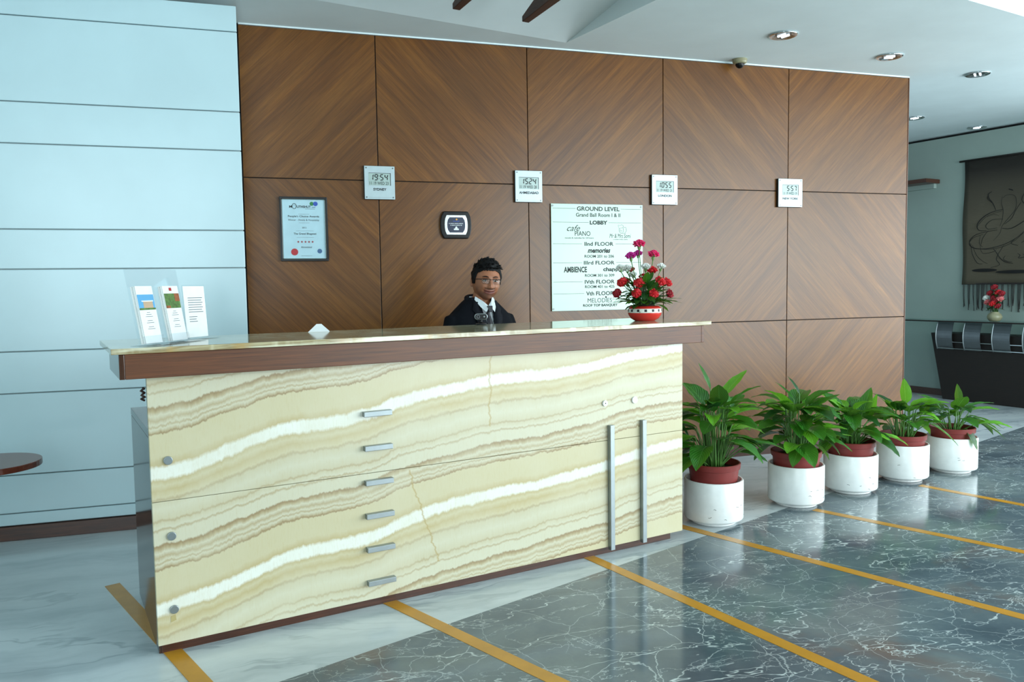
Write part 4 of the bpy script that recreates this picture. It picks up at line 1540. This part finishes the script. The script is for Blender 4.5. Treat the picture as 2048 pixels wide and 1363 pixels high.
ST = [([(604, 498), (585, 510), (590, 535), (612, 565), (630, 605)], .006), ([(588, 515), (580, 535), (605, 560)], .004), ([(672, 604), (610, 615), (560, 640), (526, 680), (535, 715), (580, 720)], .006),
      ([(668, 612), (590, 632), (545, 668), (522, 700)], .003), ([(672, 660), (610, 660), (575, 690), (590, 712), (640, 708)], .004), ([(665, 530), (662, 570), (672, 610), (668, 660), (655, 700)], .003),
      ([(700, 492), (725, 502)], .007), ([(668, 540), (690, 525), (730, 530), (745, 560), (740, 610), (700, 660), (668, 700), (656, 740), (620, 780)], .003), ([(668, 712), (720, 716), (790, 680), (840, 640)], .005),
      ([(640, 720), (590, 725), (520, 740), (482, 775), (500, 815), (580, 825), (680, 805), (760, 765), (810, 720)], .005), ([(560, 740), (500, 760), (480, 795), (520, 820), (620, 828), (720, 800), (790, 745)], .0035), ([(545, 745), (540, 790), (560, 815)], .003),
      ([(590, 720), (560, 760), (550, 800)], .003), ([(490, 790), (500, 850), (530, 905), (560, 912)], .004), ([(500, 800), (525, 860), (560, 895), (590, 912)], .003), ([(545, 800), (560, 850), (620, 845), (640, 830)], .003),
      ([(620, 825), (640, 850), (660, 880), (690, 905), (735, 915)], .005), ([(680, 810), (655, 850), (640, 890), (660, 920), (610, 935)], .004), ([(690, 870), (680, 890), (710, 905), (730, 905)], .004), ([(740, 780), (720, 800), (760, 815)], .004),
      ([(770, 575), (740, 620), (720, 660), (680, 690)], .004), ([(760, 860), (775, 870), (765, 885), (800, 880), (790, 862)], .004), ([(790, 520), (775, 560), (800, 590), (840, 600)], .005), ([(580, 640), (620, 630), (650, 640)], .002),
      ([(860, 560), (900, 620), (890, 700), (840, 760), (780, 800)], .005), ([(850, 640), (920, 660), (960, 720), (930, 800), (860, 840)], .004), ([(820, 830), (850, 880), (900, 900), (950, 890)], .005)]
for P, r_ in ST:
    q = []
    P2 = [Vector((tx(a), 0, tz(b))) for a, b in P]
    for i in range(len(P2) - 1):
        p0, p1, p2, p3 = P2[max(i - 1, 0)], P2[i], P2[i + 1], P2[min(i + 2, len(P2) - 1)]
        for t_ in (0, .33, .66):
            q.append(.5 * (2 * p1 + (p2 - p0) * t_ + (2 * p0 - 5 * p1 + 4 * p2 - p3) * t_ ** 2 + (3 * p1 - p0 - 3 * p2 + p3) * t_ ** 3))
    q.append(P2[-1])
    for w_ in q:
        w_.y = -0.0185 - .006 * math.sin(w_.x * 9 + 1) * (1 - .6 * w_.z / THt)
    MB().tube(q, [r_ * .8 * (.5 + .5 * math.sin(PI * min(.95, max(.08, i / (len(q) - 1))))) for i in range(len(q))], 5).build('drawn_line', 'stroke', cloth)
for (a, b, w_) in ((500, 950, 150), (640, 962, 220)):
    MB().prism_xz([(tx(a) + w_ * .0018 * t_ * .5 + w_ * .0009 * math.cos(u), tz(b) + .018 * math.sin(u)) for t_ in (1,) for u in [i * PI / 10 for i in range(20)]], -.0262, -.0255).build('drawn_ground_patch', 'stroke', cloth)

# console table: glass shelf on bent steel bands over a dark tapering body
cs = sidewall_thing('console_table', 'dark console with steel bands carrying a thin glass top', 'console table', 4.75, 0)
xl = -(5.28 - 4.75)


def quad_prism(mb, front, back):
    return mb.add(front + back, [(0, 1, 2, 3), (7, 6, 5, 4), (0, 4, 5, 1), (1, 5, 6, 2), (2, 6, 7, 3), (3, 7, 4, 0)])


XR = 1.35
bd = quad_prism(MB(), [(xl + .10, -.24, .0), (XR - .10, -.24, .0), (XR, -.32, .735), (xl, -.32, .735)], [(xl + .10, -.02, .0), (XR - .10, -.02, .0), (XR, -.02, .735), (xl, -.02, .735)]).build('body', 'console_wood', cs, bevel=.003)
MB().box(-1.0, XR + .12, -.36, -.016, .862, .874).build('glass_top', 'table_glass', cs, bevel=.001)
MB().box(-1.0, XR + .12, -.364, -.3601, .860, .875).build('glass_edge', 'console_wood', cs)
for k_ in range(6):
    x = xl + .085 + k_ * .30
    P = []
    for i in range(13):
        t_ = i / 12
        z = .862 - t_ * .30
        y = -.315 - .045 * math.sin(PI * (t_ * .9 + .05))
        P.append((y, z))
    v = []
    for y, z in P:
        v += [(x, y, z), (x + .175, y, z), (x + .175, y + .006, z), (x, y + .006, z)]
    f = []
    for i in range(12):
        a = i * 4
        for q in range(4):
            f.append((a + q, a + (q + 1) % 4, a + 4 + (q + 1) % 4, a + 4 + q))
    f += [(3, 2, 1, 0), (48, 49, 50, 51)]
    MB().add(v, f).build('steel_band', 'dark_steel', cs)
    pts = [(x - .003, y - .002, z) for y, z in P]
    MB().tube(pts, .006, 8).build('band_edge', 'steel', cs, smooth=True)
for z in (.645, .575):
    MB().tube([(xl + .10, -.345, z), (XR - .04, -.345, z)], .006, 8).build('steel_rail', 'chrome', cs, smooth=True)

fv = sidewall_thing('vase_of_flowers', 'small round tan vase of red and pink flowers on the glass console', 'flowers', 4.66, .8755, out=.2)
MB().lathe([(.035, 0), (.05, .004), (.068, .03), (.072, .05), (.06, .078), (.04, .09), (.042, .10), (.036, .10), (.034, .088), (0, .085)], 28, cap=False).build('vase', 'vase_tan', fv, smooth=True)
rr = random.Random(5)
for px, pz, c_ in ((0, .355, 'dark'), (-.045, .295, 'dark'), (.035, .30, 'red'), (-.01, .25, 'dark'), (.06, .235, 'salmon'), (-.075, .20, 'salmon'), (0, .185, 'red'), (.01, .215, 'dark'), (-.09, .245, 'white'), (.075, .29, 'dark'), (.03, .16, 'dark')):
    dy = rr.uniform(-.05, .0)
    add_flower(fv, (px, dy, pz), c_, (px * 4, -.8, .8), 1.15, (px * .2, 0, .09))
for k_ in range(40):
    az = k_ * 2.399
    B = Vector((rr.uniform(-.075, .075), rr.uniform(-.03, .04), rr.uniform(.11, .31)))
    B.x *= (.42 - B.z) / .26
    L = rr.uniform(.05, .085)
    add_leaf(fv, Vector((0, 0, .09)), B, azv(az, rr.uniform(-.2, .9)), L, L * .24, .5, .2, 'leaf_deep', 'stem_dark', .0016)

sb = sidewall_thing('wall_shelf', 'dark timber shelf end high on the side wall behind the timber wall', 'shelf', 5.9, 2.405)
MB().box(-.7, .49, -.26, -.001, 0, .045).build('shelf_board', 'skirting_wood', sb, bevel=.003)
MB().box(-.7, .45, -.05, -.001, -.05, 0).build('shelf_cleat', 'side_wall_paint', sb)

# ================================================================ side table by the left wall
st = thing('side_table', 'round-ended reddish timber side table by the pale boarded wall', 'table', (-1.75, 4.17, 0), 0)
P = []
for i in range(25):
    a = -PI / 2 + PI * i / 24
    P.append((.545 + .215 * math.cos(a), .215 * math.sin(a)))
for i in range(25):
    a = PI / 2 + PI * i / 24
    P.append((-.545 + .215 * math.cos(a), .215 * math.sin(a)))
MB().prism_xy(P, .522, .55).build('table_top', 'table_wood', st, bevel=.003)
for x in (-.45, .1):
    MB().tube([(x, 0, .012), (x, 0, .522)], .03, 16).build('leg', 'dark_steel', st, smooth=True)
    MB().lathe([(.14, 0), (.14, .008), (.04, .014)], 28).build('foot_plate', 'dark_steel', st).location = (x, 0, 0)

# ================================================================ receptionist
MX, MY = 1.248, 4.500
man = thing('person', 'man in dark suit, white shirt, tie and glasses seated behind the counter', 'person', (MX, MY, 0), TH_D)
HEADC = Vector((.0245, 0, 1.352))
HROT = Matrix.Rotation(-TH_D + R(1), 4, 'Z') @ Matrix.Rotation(R(3.5), 4, 'Y') @ Matrix.Rotation(R(3), 4, 'X')
HM = Matrix.Translation(HEADC) @ HROT
HMI = HM.inverted()


def gs(t, s):
    return math.exp(-(t / s) ** 2)


def sstep(a, b, t):
    t = min(1, max(0, (t - a) / (b - a)))
    return t * t * (3 - 2 * t)


def head_point(th, ph, grow=0.0):
    """th 0 = face front (-y), ph elevation"""
    ax, ay, az = .0735 + grow, .094 + grow, .113 + grow
    x = ax * math.sin(th) * math.cos(ph)
    y = -ay * math.cos(th) * math.cos(ph)
    z = az * math.sin(ph)
    jaw = sstep(-.01, -.11, z)
    # fuller skull sides, narrower jaw
    e = math.cos(ph)
    x *= 1.03 + .08 * gs(z - .02, .05) + .30 * jaw * (1 - jaw)
    x *= 1 - .04 * jaw
    if y < 0:
        y *= 1 + .20 * jaw * (1 - .35 * jaw) - .02
    else:
        y *= 1 + .05 * gs(z - .03, .06)
    fr = max(0.0, math.cos(th))
    if fr > 0 and grow == 0.0:
        f2 = fr ** .5
        d = 0.0
        # nose
        nz_ = sstep(.022, -.028, z) * sstep(-.046, -.036, z)
        d += .0195 * nz_ * gs(x, .0072 + .0048 * sstep(.0, -.03, z))
        d += .0065 * (gs(x - .012, .005) + gs(x + .012, .005)) * gs(z + .035, .006)
        # eye sockets and brows
        d -= .010 * (gs(x - .031, .016) + gs(x + .031, .016)) * gs(z - .003, .013)
        d += .0045 * (gs(x - .03, .022) + gs(x + .03, .022)) * gs(z - .026, .008)
        # cheeks (smiling)
        d += .009 * (gs(x - .043, .017) + gs(x + .043, .017)) * gs(z + .032, .017)
        d -= .004 * (gs(x - .034, .006) + gs(x + .034, .006)) * gs(z + .055, .014)
        # mouth, curved up at the corners
        zc = -.0625 + 7.5 * x * x
        wm = gs(x, .033)
        d += .0048 * wm * gs(z - zc - .006, .0048) + .0062 * wm * gs(z - zc + .0078, .0055) - .0055 * wm * gs(z - zc, .0032)
        d += .009 * gs(x, .02) * gs(z + .1, .014)
        d += .004 * gs(x, .03) * gs(z + .055, .02)
        y -= d * f2
    return Vector((x, y, z))


body = MB()
NTH, NPH = 110, 90
v = []
for j in range(NPH + 1):
    ph = -PI / 2 + PI * j / NPH
    for i in range(NTH):
        v.append(HM @ head_point(-PI + 2 * PI * i / NTH, ph))
f = []
for j in range(NPH):
    for i in range(NTH):
        i2 = (i + 1) % NTH
        f.append((j * NTH + i, j * NTH + i2, (j + 1) * NTH + i2, (j + 1) * NTH + i))
body.add(v, f)
for sx_ in (-1, 1):              # ears
    pts = []
    for i in range(9):
        a = -.7 + i * .5
        pts.append(HM @ Vector((sx_ * (.079 + .006 * math.sin(a * .8)), .010 + .014 * math.sin(a) * .9, -.008 + .026 * math.cos(a))))
    body.tube(pts, [.0055] * 9, 8)
    body.sphere(HM @ Vector((sx_ * .0775, .010, -.010)), 1, 12, 8, (.0055, .013, .025))
body.tube([HM @ Vector((0, .018, -.05)), Vector((.012, .03, 1.26)), Vector((.003, .042, 1.20)), Vector((0, .045, 1.14))], [.055, .054, .057, .075], 24)


def ell_ring(z, a, b, cy, n=40, p=2.4):
    out = []
    for i in range(n):
        t_ = 2 * PI * i / n
        c_, s_ = math.cos(t_), math.sin(t_)
        out.append((a * math.copysign(abs(c_) ** (2 / p), c_), cy + b * math.copysign(abs(s_) ** (2 / p), s_), z))
    return out


TOR = [(.50, .165, .12, .03), (.60, .17, .125, .03), (.76, .155, .11, .03), (.93, .17, .118, .03), (1.05, .185, .112, .035), (1.12, .18, .10, .04), (1.165, .155, .085, .045), (1.20, .11, .07, .045), (1.235, .06, .058, .042)]
body.loft([ell_ring(*t_) for t_ in TOR])
ARM = {}
for sx_ in (-1, 1):
    sh, el, wr = Vector((sx_ * .172, .04, 1.108)), Vector((sx_ * .240, .0, .885)), Vector((sx_ * .165, -.285, .868))
    ARM[sx_] = (sh, el, wr)
    body.tube([sh + Vector((-sx_ * .05, 0, .02)), sh, sh.lerp(el, .5), el, el.lerp(wr, .4), wr], [.05, .052, .046, .04, .038, .027], 16)
    # hand resting on the inner worktop
    fw_ = Vector((-sx_ * .28, -.96, -.10)).normalized()
    sd = Vector((fw_.y, -fw_.x, 0)).normalized() * sx_ * -1    # towards the thumb
    if sd.x * sx_ > 0:
        sd = -sd
    palm = [wr, wr + fw_ * .03, wr + fw_ * .06, wr + fw_ * .088]
    rr_ = []
    for p_, w_, h_ in zip(palm, (.026, .034, .041, .040), (.02, .017, .0145, .012)):
        ring_ = []
        for i in range(16):
            a = 2 * PI * i / 16
            ring_.append(p_ + sd * (w_ * math.cos(a)) + Vector((0, 0, 1)) * (h_ * math.sin(a)))
        rr_.append(ring_)
    body.loft(rr_)
    for k_, (off, ln) in enumerate(((.030, .068), (.010, .078), (-.010, .073), (-.029, .056))):
        b0 = wr + fw_ * .080 + sd * off
        dr = (fw_ + sd * off * 3.0).normalized()
        body.tube([b0, b0 + dr * ln * .45 + Vector((0, 0, .004)), b0 + dr * ln * .78 - Vector((0, 0, .004)), b0 + dr * ln - Vector((0, 0, .014))], [.0088, .0082, .0075, .006], 10)
    b0 = wr + fw_ * .028 + sd * .030
    dr = (fw_ * .75 + sd * .65).normalized()
    body.tube([b0 - sd * .01, b0 + dr * .03, b0 + dr * .052 + fw_ * .006, b0 + dr * .058 + fw_ * .02], [.013, .0105, .009, .0065], 10)
LEG = {}
for sx_ in (-1, 1):
    hp, kn, an = Vector((sx_ * .085, .02, .565)), Vector((sx_ * .115, -.405, .570)), Vector((sx_ * .115, -.36, .10))
    LEG[sx_] = (hp, kn, an)
    body.tube([hp, hp.lerp(kn, .5), kn, kn.lerp(an, .35), an, an + Vector((0, 0, -.04))], [.075, .068, .052, .05, .034, .033], 16)
    body.tube([an + Vector((0, .03, -.05)), an + Vector((0, -.05, -.062)), an + Vector((0, -.14, -.074))], [.03, .03, .02], 12)


def remesh(mb, name, mat, voxel, smooth_it=2):
    o = bpy.data.objects.new(name, mb.mesh(name, mat))
    col.objects.link(o)
    m_ = o.modifiers.new('remesh', 'REMESH')
    m_.mode = 'VOXEL'
    m_.voxel_size = voxel
    m_.use_smooth_shade = True
    if smooth_it:
        s_ = o.modifiers.new('smooth', 'SMOOTH')
        s_.factor = .5
        s_.iterations = smooth_it
    me = bpy.data.meshes.new_from_object(o.evaluated_get(bpy.context.evaluated_depsgraph_get()))
    bpy.data.objects.remove(o)
    me.name = name
    return me


def skin_material():
    m, nt, b = new_mat('skin')
    k = NT(nt)
    at = k.n('ShaderNodeAttribute')
    at.attribute_name = 'tone'
    nz = k.noise(k.coord(), 60.0, 3.0, 0.6)
    c = k.mix(k.math('MULTIPLY', nz.outputs[0], .12), at.outputs['Color'], srgb(120, 66, 48))
    k.link(c, b.inputs['Base Color'])
    b.inputs['Roughness'].default_value = 0.42
    b.inputs['Subsurface Weight'].default_value = 0.08
    b.inputs['Subsurface Radius'].default_value = (.01, .004, .002)
    MATS['skin'] = m


skin_material()
me = remesh(body, 'body', 'skin', .0028, 1)
ca = me.color_attributes.new('tone', 'FLOAT_COLOR', 'POINT')
SK, LIP, STB, MOU, NAIL = srgb(170, 110, 78), srgb(140, 74, 66), srgb(112, 74, 56), srgb(52, 36, 30), srgb(70, 40, 34)


def lerp4(a, b, t):
    return [a[i] + (b[i] - a[i]) * t for i in range(4)]


vals = []
for vt in me.vertices:
    c_ = list(SK)
    if vt.co.z > 1.15:
        q = HMI @ vt.co
        if q.y < -.03:
            x, z = q.x, q.z
            zc = -.0625 + 7.5 * x * x
            c_ = lerp4(c_, STB, .75 * sstep(-.048, -.075, z) * (1 - .3 * gs(x, .02)))
            c_ = lerp4(c_, STB, .6 * sstep(.052, .066, abs(x)) * sstep(-.02, -.05, z))
            c_ = lerp4(c_, MOU, .8 * gs(z - zc - .0165, .0055) * sstep(.036, .028, abs(x)))
            if q.y < -.07:
                c_ = lerp4(c_, LIP, .9 * sstep(.035, .029, abs(x)) * sstep(.0125, .008, abs(z - zc + .001)))
                c_ = lerp4(c_, NAIL, .8 * sstep(.036, .030, abs(x)) * gs(z - zc, .0034))
    vals += c_
ca.data.foreach_set('color', vals)
bo = bpy.data.objects.new('body', me)
col.objects.link(bo)
bo.parent = man

# eyes, brows
for sx_ in (-1, 1):
    e = MB()
    cpos = Vector((sx_ * .031, -.0775, .002))
    e.sphere(HM @ cpos, .0125, 18, 12, (1.05, .8, .42))
    eo = e.build('eye', 'eye_white', man, smooth=True)
    MB().sphere(HM @ (cpos + Vector((sx_ * -.001, -.0085, .0005))), .0054, 12, 8, (1, .5, .98)).build('iris', 'iris', eo, smooth=True)
    pts = [HM @ Vector((sx_ * x, -.094 + y, z)) for x, y, z in ((.013, -.001, .0220), (.019, .0, .0248), (.026, .0015, .0268), (.034, .004, .0276), (.042, .008, .0262), (.049, .014, .0225))]
    MB().tube(pts, [.0016, .0026, .0029, .0027, .0021, .0008], 8).build('eyebrow', 'hair', man, smooth=True)
    lid = [HM @ Vector((sx_ * (.031 + .0145 * math.cos(a)), -.0885 + .006 * abs(math.cos(a)) ** 2, .003 + .0068 * math.sin(a))) for a in [PI * i / 8 for i in range(9)]]
    MB().tube(lid, .0012, 6).build('eyelid_line', 'hair', man, smooth=True)

# glasses: dark half rims, side arms
gl = MB()
for sx_ in (-1, 1):
    top_ = [HM @ Vector((sx_ * x, y, z)) for x, y, z in ((.0085, -.107, .0115), (.012, -.1075, .014), (.031, -.105, .0145), (.052, -.097, .0135), (.0575, -.093, .011))]
    gl.tube(top_, .0017, 8)
    gl.tube([HM @ Vector((sx_ * x, y, z)) for x, y, z in ((.0575, -.093, .011), (.066, -.080, .0105), (.079, -.035, .008), (.081, .004, .006), (.080, .016, -.004))], [.0022, .0022, .0018, .0016, .0014], 8)
    gl.tube([HM @ Vector((sx_ * x, y, z)) for x, y, z in ((.0085, -.107, .0115), (.010, -.107, -.008), (.018, -.1065, -.014), (.045, -.100, -.0135), (.054, -.095, -.007), (.0575, -.093, .011))], .0007, 6)
gl.tube([HM @ Vector((x, y, z)) for x, y, z in ((-.0085, -.107, .009), (-.004, -.1095, .0105), (.004, -.1095, .0105), (.0085, -.107, .009))], .0014, 8)
go = gl.build('glasses', 'frame_black', man, smooth=True)
for sx_ in (-1, 1):
    P = [(.0085, -.107, .0115), (.010, -.107, -.008), (.018, -.1065, -.014), (.045, -.100, -.0135), (.054, -.095, -.007), (.0575, -.093, .011), (.052, -.097, .0135), (.031, -.105, .0145), (.012, -.1075, .014)]
    fr_ = [HM @ Vector((sx_ * x, y, z)) for x, y, z in P]
    bk = [HM @ Vector((sx_ * x, y + .0012, z)) for x, y, z in P]
    n = len(P)
    MB().add(fr_ + bk, [tuple(range(n)), tuple(range(2 * n - 1, n - 1, -1))] + [(i, (i + 1) % n, n + (i + 1) % n, n + i) for i in range(n)]).build('lens', 'lens', go)

# hair: thick short crop with a lifted front
hr = MB()
NT2, NP2 = 96, 48


def hairline(th):
    a = abs(th)
    if a < .55:
        return .060
    if a < 1.05:
        return .060 + (a - .55) * -.03
    if a < 1.25:
        return .045 - (a - 1.05) * .30
    if a < 1.62:
        return -.018
    if a < 1.95:
        return -.018 + (a - 1.62) * .10
    return .015 - min(1, (a - 1.95) / .5) * .075


outer = []
inner = []
for j in range(NP2 + 1):
    for i in range(NT2):
        th = -PI + 2 * PI * i / NT2
        hl = hairline(th) + .005 * mnoise.noise(Vector((th * 9, 3.1, 0)))
        ph0 = math.asin(max(-.98, min(.98, hl / .113)))
        t_ = j / NP2
        ph = ph0 + (PI / 2 - ph0) * t_
        p = head_point(th, ph, .0)
        nrm = Vector((p.x / .0735 ** 2, p.y / .094 ** 2, p.z / .113 ** 2)).normalized()
        edge = sstep(0, .16, t_)
        fr = max(0.0, math.cos(th))
        vol = .005 + .011 * edge * sstep(-.02, .09, p.z) + .007 * fr * sstep(.06, .1, p.z) * edge
        nn = mnoise.noise(Vector((p.x * 55, p.y * 40, p.z * 40))) * .0045 + mnoise.noise(Vector((p.x * 170, p.y * 60, p.z * 90))) * .0028
        outer.append(HM @ (p + nrm * (vol + nn * (.4 + .6 * edge))))
        inner.append(HM @ (p - nrm * .004))
f = []
o2 = len(outer)
for j in range(NP2):
    for i in range(NT2):
        i2 = (i + 1) % NT2
        f.append((j * NT2 + i, j * NT2 + i2, (j + 1) * NT2 + i2, (j + 1) * NT2 + i))
for i in range(NT2):
    i2 = (i + 1) % NT2
    f.append((o2 + i, o2 + i2, i2, i))
hr.add(outer + inner[:NT2], f)
rr = random.Random(8)
for k_ in range(230):
    th = rr.uniform(-1.9, 1.9)
    ph = rr.uniform(.62, 1.5)
    p = head_point(th, ph)
    nrm = Vector((p.x / .0735 ** 2, p.y / .094 ** 2, p.z / .113 ** 2)).normalized()
    a = p + nrm * .013
    sw = Vector((rr.uniform(.1, .9), rr.uniform(-.6, .2), rr.uniform(.0, .35)))
    sw = sw - nrm * sw.dot(nrm)
    dirv = (nrm * rr.uniform(.12, .42) + sw).normalized()
    ln = rr.uniform(.014, .025)
    hr.tube([HM @ a, HM @ (a + dirv * ln * .6), HM @ (a + dirv * ln + Vector((0, -.004, -.002)))], [.0046, .0038, .0008], 6)
hr.build('hair', 'hair', man, smooth=True)

# suit jacket
JR = [(.52, .195, .145, .03), (.62, .197, .145, .03), (.78, .188, .138, .03), (.93, .200, .142, .03), (1.05, .205, .137, .035), (1.105, .206, .126, .04), (1.150, .192, .112, .045), (1.190, .150, .096, .045), (1.225, .112, .083, .045), (1.248, .082, .074, .045)]
jk = MB()
jk.loft([ell_ring(*t_) for t_ in JR])
for sx_ in (-1, 1):
    sh, el, wr = ARM[sx_]
    jk.tube([sh + Vector((-sx_ * .06, 0, .015)), sh + Vector((sx_ * .004, 0, .004)), sh.lerp(el, .35), el + Vector((0, 0, .0)), el.lerp(wr, .45), wr + (el - wr).normalized() * .02], [.060, .059, .060, .055, .049, .041], 20)
me = remesh(jk, 'jacket', 'suit', .0045, 16)


def jfront(x, z, grow=0.0):
    """front surface of the jacket at x, z"""
    for (z0, a0, b0, c0), (z1, a1, b1, c1) in zip(JR[:-1], JR[1:]):
        if z0 <= z <= z1:
            t_ = (z - z0) / (z1 - z0)
            a, b, c = a0 + (a1 - a0) * t_, b0 + (b1 - b0) * t_, c0 + (c1 - c0) * t_
            break
    else:
        a, b, c = JR[-1][1:]
    q = max(0.0, 1 - (abs(x) / a) ** 2.4) ** (1 / 2.4)
    return c - (b + grow) * q


def vw(z):
    return max(0.0, .004 + .175 * (z - .99)) if z > .97 else 0.0


bm = bmesh.new()
bm.from_mesh(me)
dl_ = [f_ for f_ in bm.faces if f_.calc_center_median().y < .03 and f_.calc_center_median().z > .97 and abs(f_.calc_center_median().x) < vw(f_.calc_center_median().z)]
dl_ += [f_ for f_ in bm.faces if f_.calc_center_median().z > 1.236 and f_.normal.z > .6 and math.hypot(f_.calc_center_median().x, f_.calc_center_median().y - .045) < .064]
bmesh.ops.delete(bm, geom=list(set(dl_)), context='FACES')
bm.to_mesh(me)
bm.free()
jo = bpy.data.objects.new('jacket', me)
col.objects.link(jo)
jo.parent = man
for sx_ in (-1, 1):              # lapels folded over the chest, collar round the neck
    A, Bq = [], []
    for i in range(15):
        z = .99 + (1.228 - .99) * i / 14
        xi = vw(z) - .002
        wd = .012 + .050 * sstep(.99, 1.13, z) * (1 - .55 * sstep(1.165, 1.225, z))
        if abs(z - 1.165) < .012:
            wd *= .82
        row = []
        for t_ in (0, .5, 1):
            x = xi + wd * t_
            row.append((sx_ * x, jfront(x, z) - .006 - .003 * math.sin(PI * t_) - .002, z + .008 * t_))
        A.append(row)
    v = []
    for row in A:
        v += row
    for row in A:
        v += [(p[0], p[1] + .005, p[2]) for p in row]
    n = len(A) * 3
    f = []
    for i in range(len(A) - 1):
        for q in range(2):
            a = i * 3 + q
            f.append((a, a + 1, a + 4, a + 3))
            f.append((n + a, n + a + 3, n + a + 4, n + a + 1))
        f.append((i * 3, i * 3 + 3, n + i * 3 + 3, n + i * 3))
        f.append((i * 3 + 2, n + i * 3 + 2, n + i * 3 + 5, i * 3 + 5))
    f.append((0, n, n + 1, 1))
    f.append((1, n + 1, n + 2, 2))
    MB().add(v, f).build('lapel', 'suit_lapel', jo, smooth=True)
cl_ = []
for i in range(27):
    a = R(-40) + R(260) * i / 26
    cx0, cy0 = math.cos(a), math.sin(a)
    cl_.append((cx0 * .075, .045 + cy0 * .072, 1.243 + .018 * max(0, cy0)))
MB().tube(cl_, .0145, 10).build('jacket_collar', 'suit_lapel', jo, smooth=True)
MB().box(.085, .135, jfront(.11, 1.06) - .012, jfront(.11, 1.06) + .006, 1.052, 1.062).build('pocket_welt', 'suit_lapel', jo, bevel=.002)

# shirt, collar, tie
sr = [ell_ring(z, a - .007 - 1.0 * max(0, z - 1.19), b - .007 - .5 * max(0, z - 1.19), cy) for z, a, b, cy in JR[3:-1]] + [ell_ring(1.240, .060, .062, .042), ell_ring(1.262, .057, .058, .040)]
sr = [[(x, y, z - (.034 * sstep(1.19, 1.25, z) * max(0.0, (.044 - y) / .07))) for x, y, z in ring_] for ring_ in sr]
so_ = MB().loft(sr, cap=False).build('shirt', 'shirt', man, smooth=True)
for sx_ in (-1, 1):
    fr_ = [(sx_ * .003, -.068, 1.210), (sx_ * .028, -.054, 1.235), (sx_ * .056, -.014, 1.262), (sx_ * .065, -.022, 1.244), (sx_ * .048, -.068, 1.200), (sx_ * .028, -.094, 1.172), (sx_ * .010, -.088, 1.196)]
    n = len(fr_)
    bk = [(x, y + .004, z) for x, y, z in fr_]
    MB().add(fr_ + bk, [tuple(range(n)), tuple(range(2 * n - 1, n - 1, -1))] + [(i, (i + 1) % n, n + (i + 1) % n, n + i) for i in range(n)]).build('collar_flap', 'shirt', so_)
for z in (1.085, 1.02):
    MB().sphere((.0, jfront(0, z) - .001, z), .005, 10, 6, (1, .4, 1)).build('shirt_button', 'paper', so_)
tie = MB()
kn_ = [(-.016, -.088, 1.208), (.016, -.088, 1.208), (.011, -.100, 1.172), (-.011, -.100, 1.172)]
tie.add(kn_ + [(x, y + .022, z) for x, y, z in kn_], [(0, 1, 2, 3), (7, 6, 5, 4), (0, 4, 5, 1), (1, 5, 6, 2), (2, 6, 7, 3), (3, 7, 4, 0)])
bl = []
for i in range(12):
    z = 1.176 - i * .026
    hw = .011 + .019 * min(1, i / 7)
    y = jfront(0, z) - .001 - .004 * (1 if i else 2)
    bl.append([(-hw, y + .003, z), (0, y - .002, z), (hw, y + .003, z), (hw, y + .007, z), (-hw, y + .007, z)])
tie.loft(bl)
tie.build('tie', 'tie', man, bevel=.001)

# trousers and shoes
tr = MB()
tr.loft([ell_ring(.49, .16, .12, .03), ell_ring(.56, .178, .132, .03), ell_ring(.66, .176, .13, .03)])
for sx_ in (-1, 1):
    hp, kn, an = LEG[sx_]
    tr.tube([hp, hp.lerp(kn, .5), kn + Vector((0, 0, .0)), kn.lerp(an, .35), an + Vector((0, 0, .01)), an + Vector((0, 0, -.015))], [.088, .08, .066, .062, .055, .056], 18)
me = remesh(tr, 'trousers', 'trousers', .007, 3)
to = bpy.data.objects.new('trousers', me)
col.objects.link(to)
to.parent = man
for sx_ in (-1, 1):
    an = LEG[sx_][2]
    rg = []
    for y, w_, h_ in ((.055, .02, .05), (.045, .034, .062), (.0, .038, .07), (-.06, .042, .058), (-.12, .047, .046), (-.165, .04, .036), (-.185, .02, .022)):
        rg.append([(an.x + w_ * math.copysign(abs(math.cos(a)) ** .8, math.cos(a)), an.y + y, max(0.0, .0 + h_ / 2 + h_ / 2 * math.copysign(abs(math.sin(a)) ** .7, math.sin(a)))) for a in [2 * PI * i / 18 for i in range(18)]])
    MB().loft(rg).build('shoe', 'shoe', man, smooth=True)

ch = thing('swivel_stool', 'black swivel stool under the seated receptionist', 'stool', (MX, MY, 0), TH_D)
MB().lathe([(.17, .425), (.195, .435), (.20, .46), (.185, .484), (.0, .49)], 32, cap=False).build('seat', 'black_plastic', ch, smooth=True)
MB().tube([(0, 0, .06), (0, 0, .43)], .025, 16).build('column', 'chrome', ch, smooth=True)
for k_ in range(5):
    a = k_ * 2 * PI / 5 + .94
    lg = MB().tube([(0, 0, .075), (.23 * math.cos(a), .23 * math.sin(a), .055)], [.022, .014], 8).build('base_arm', 'black_plastic', ch)
    MB().sphere((.23 * math.cos(a), .23 * math.sin(a), .0255), .0255, 12, 8).build('castor', 'black_plastic', lg, smooth=True)
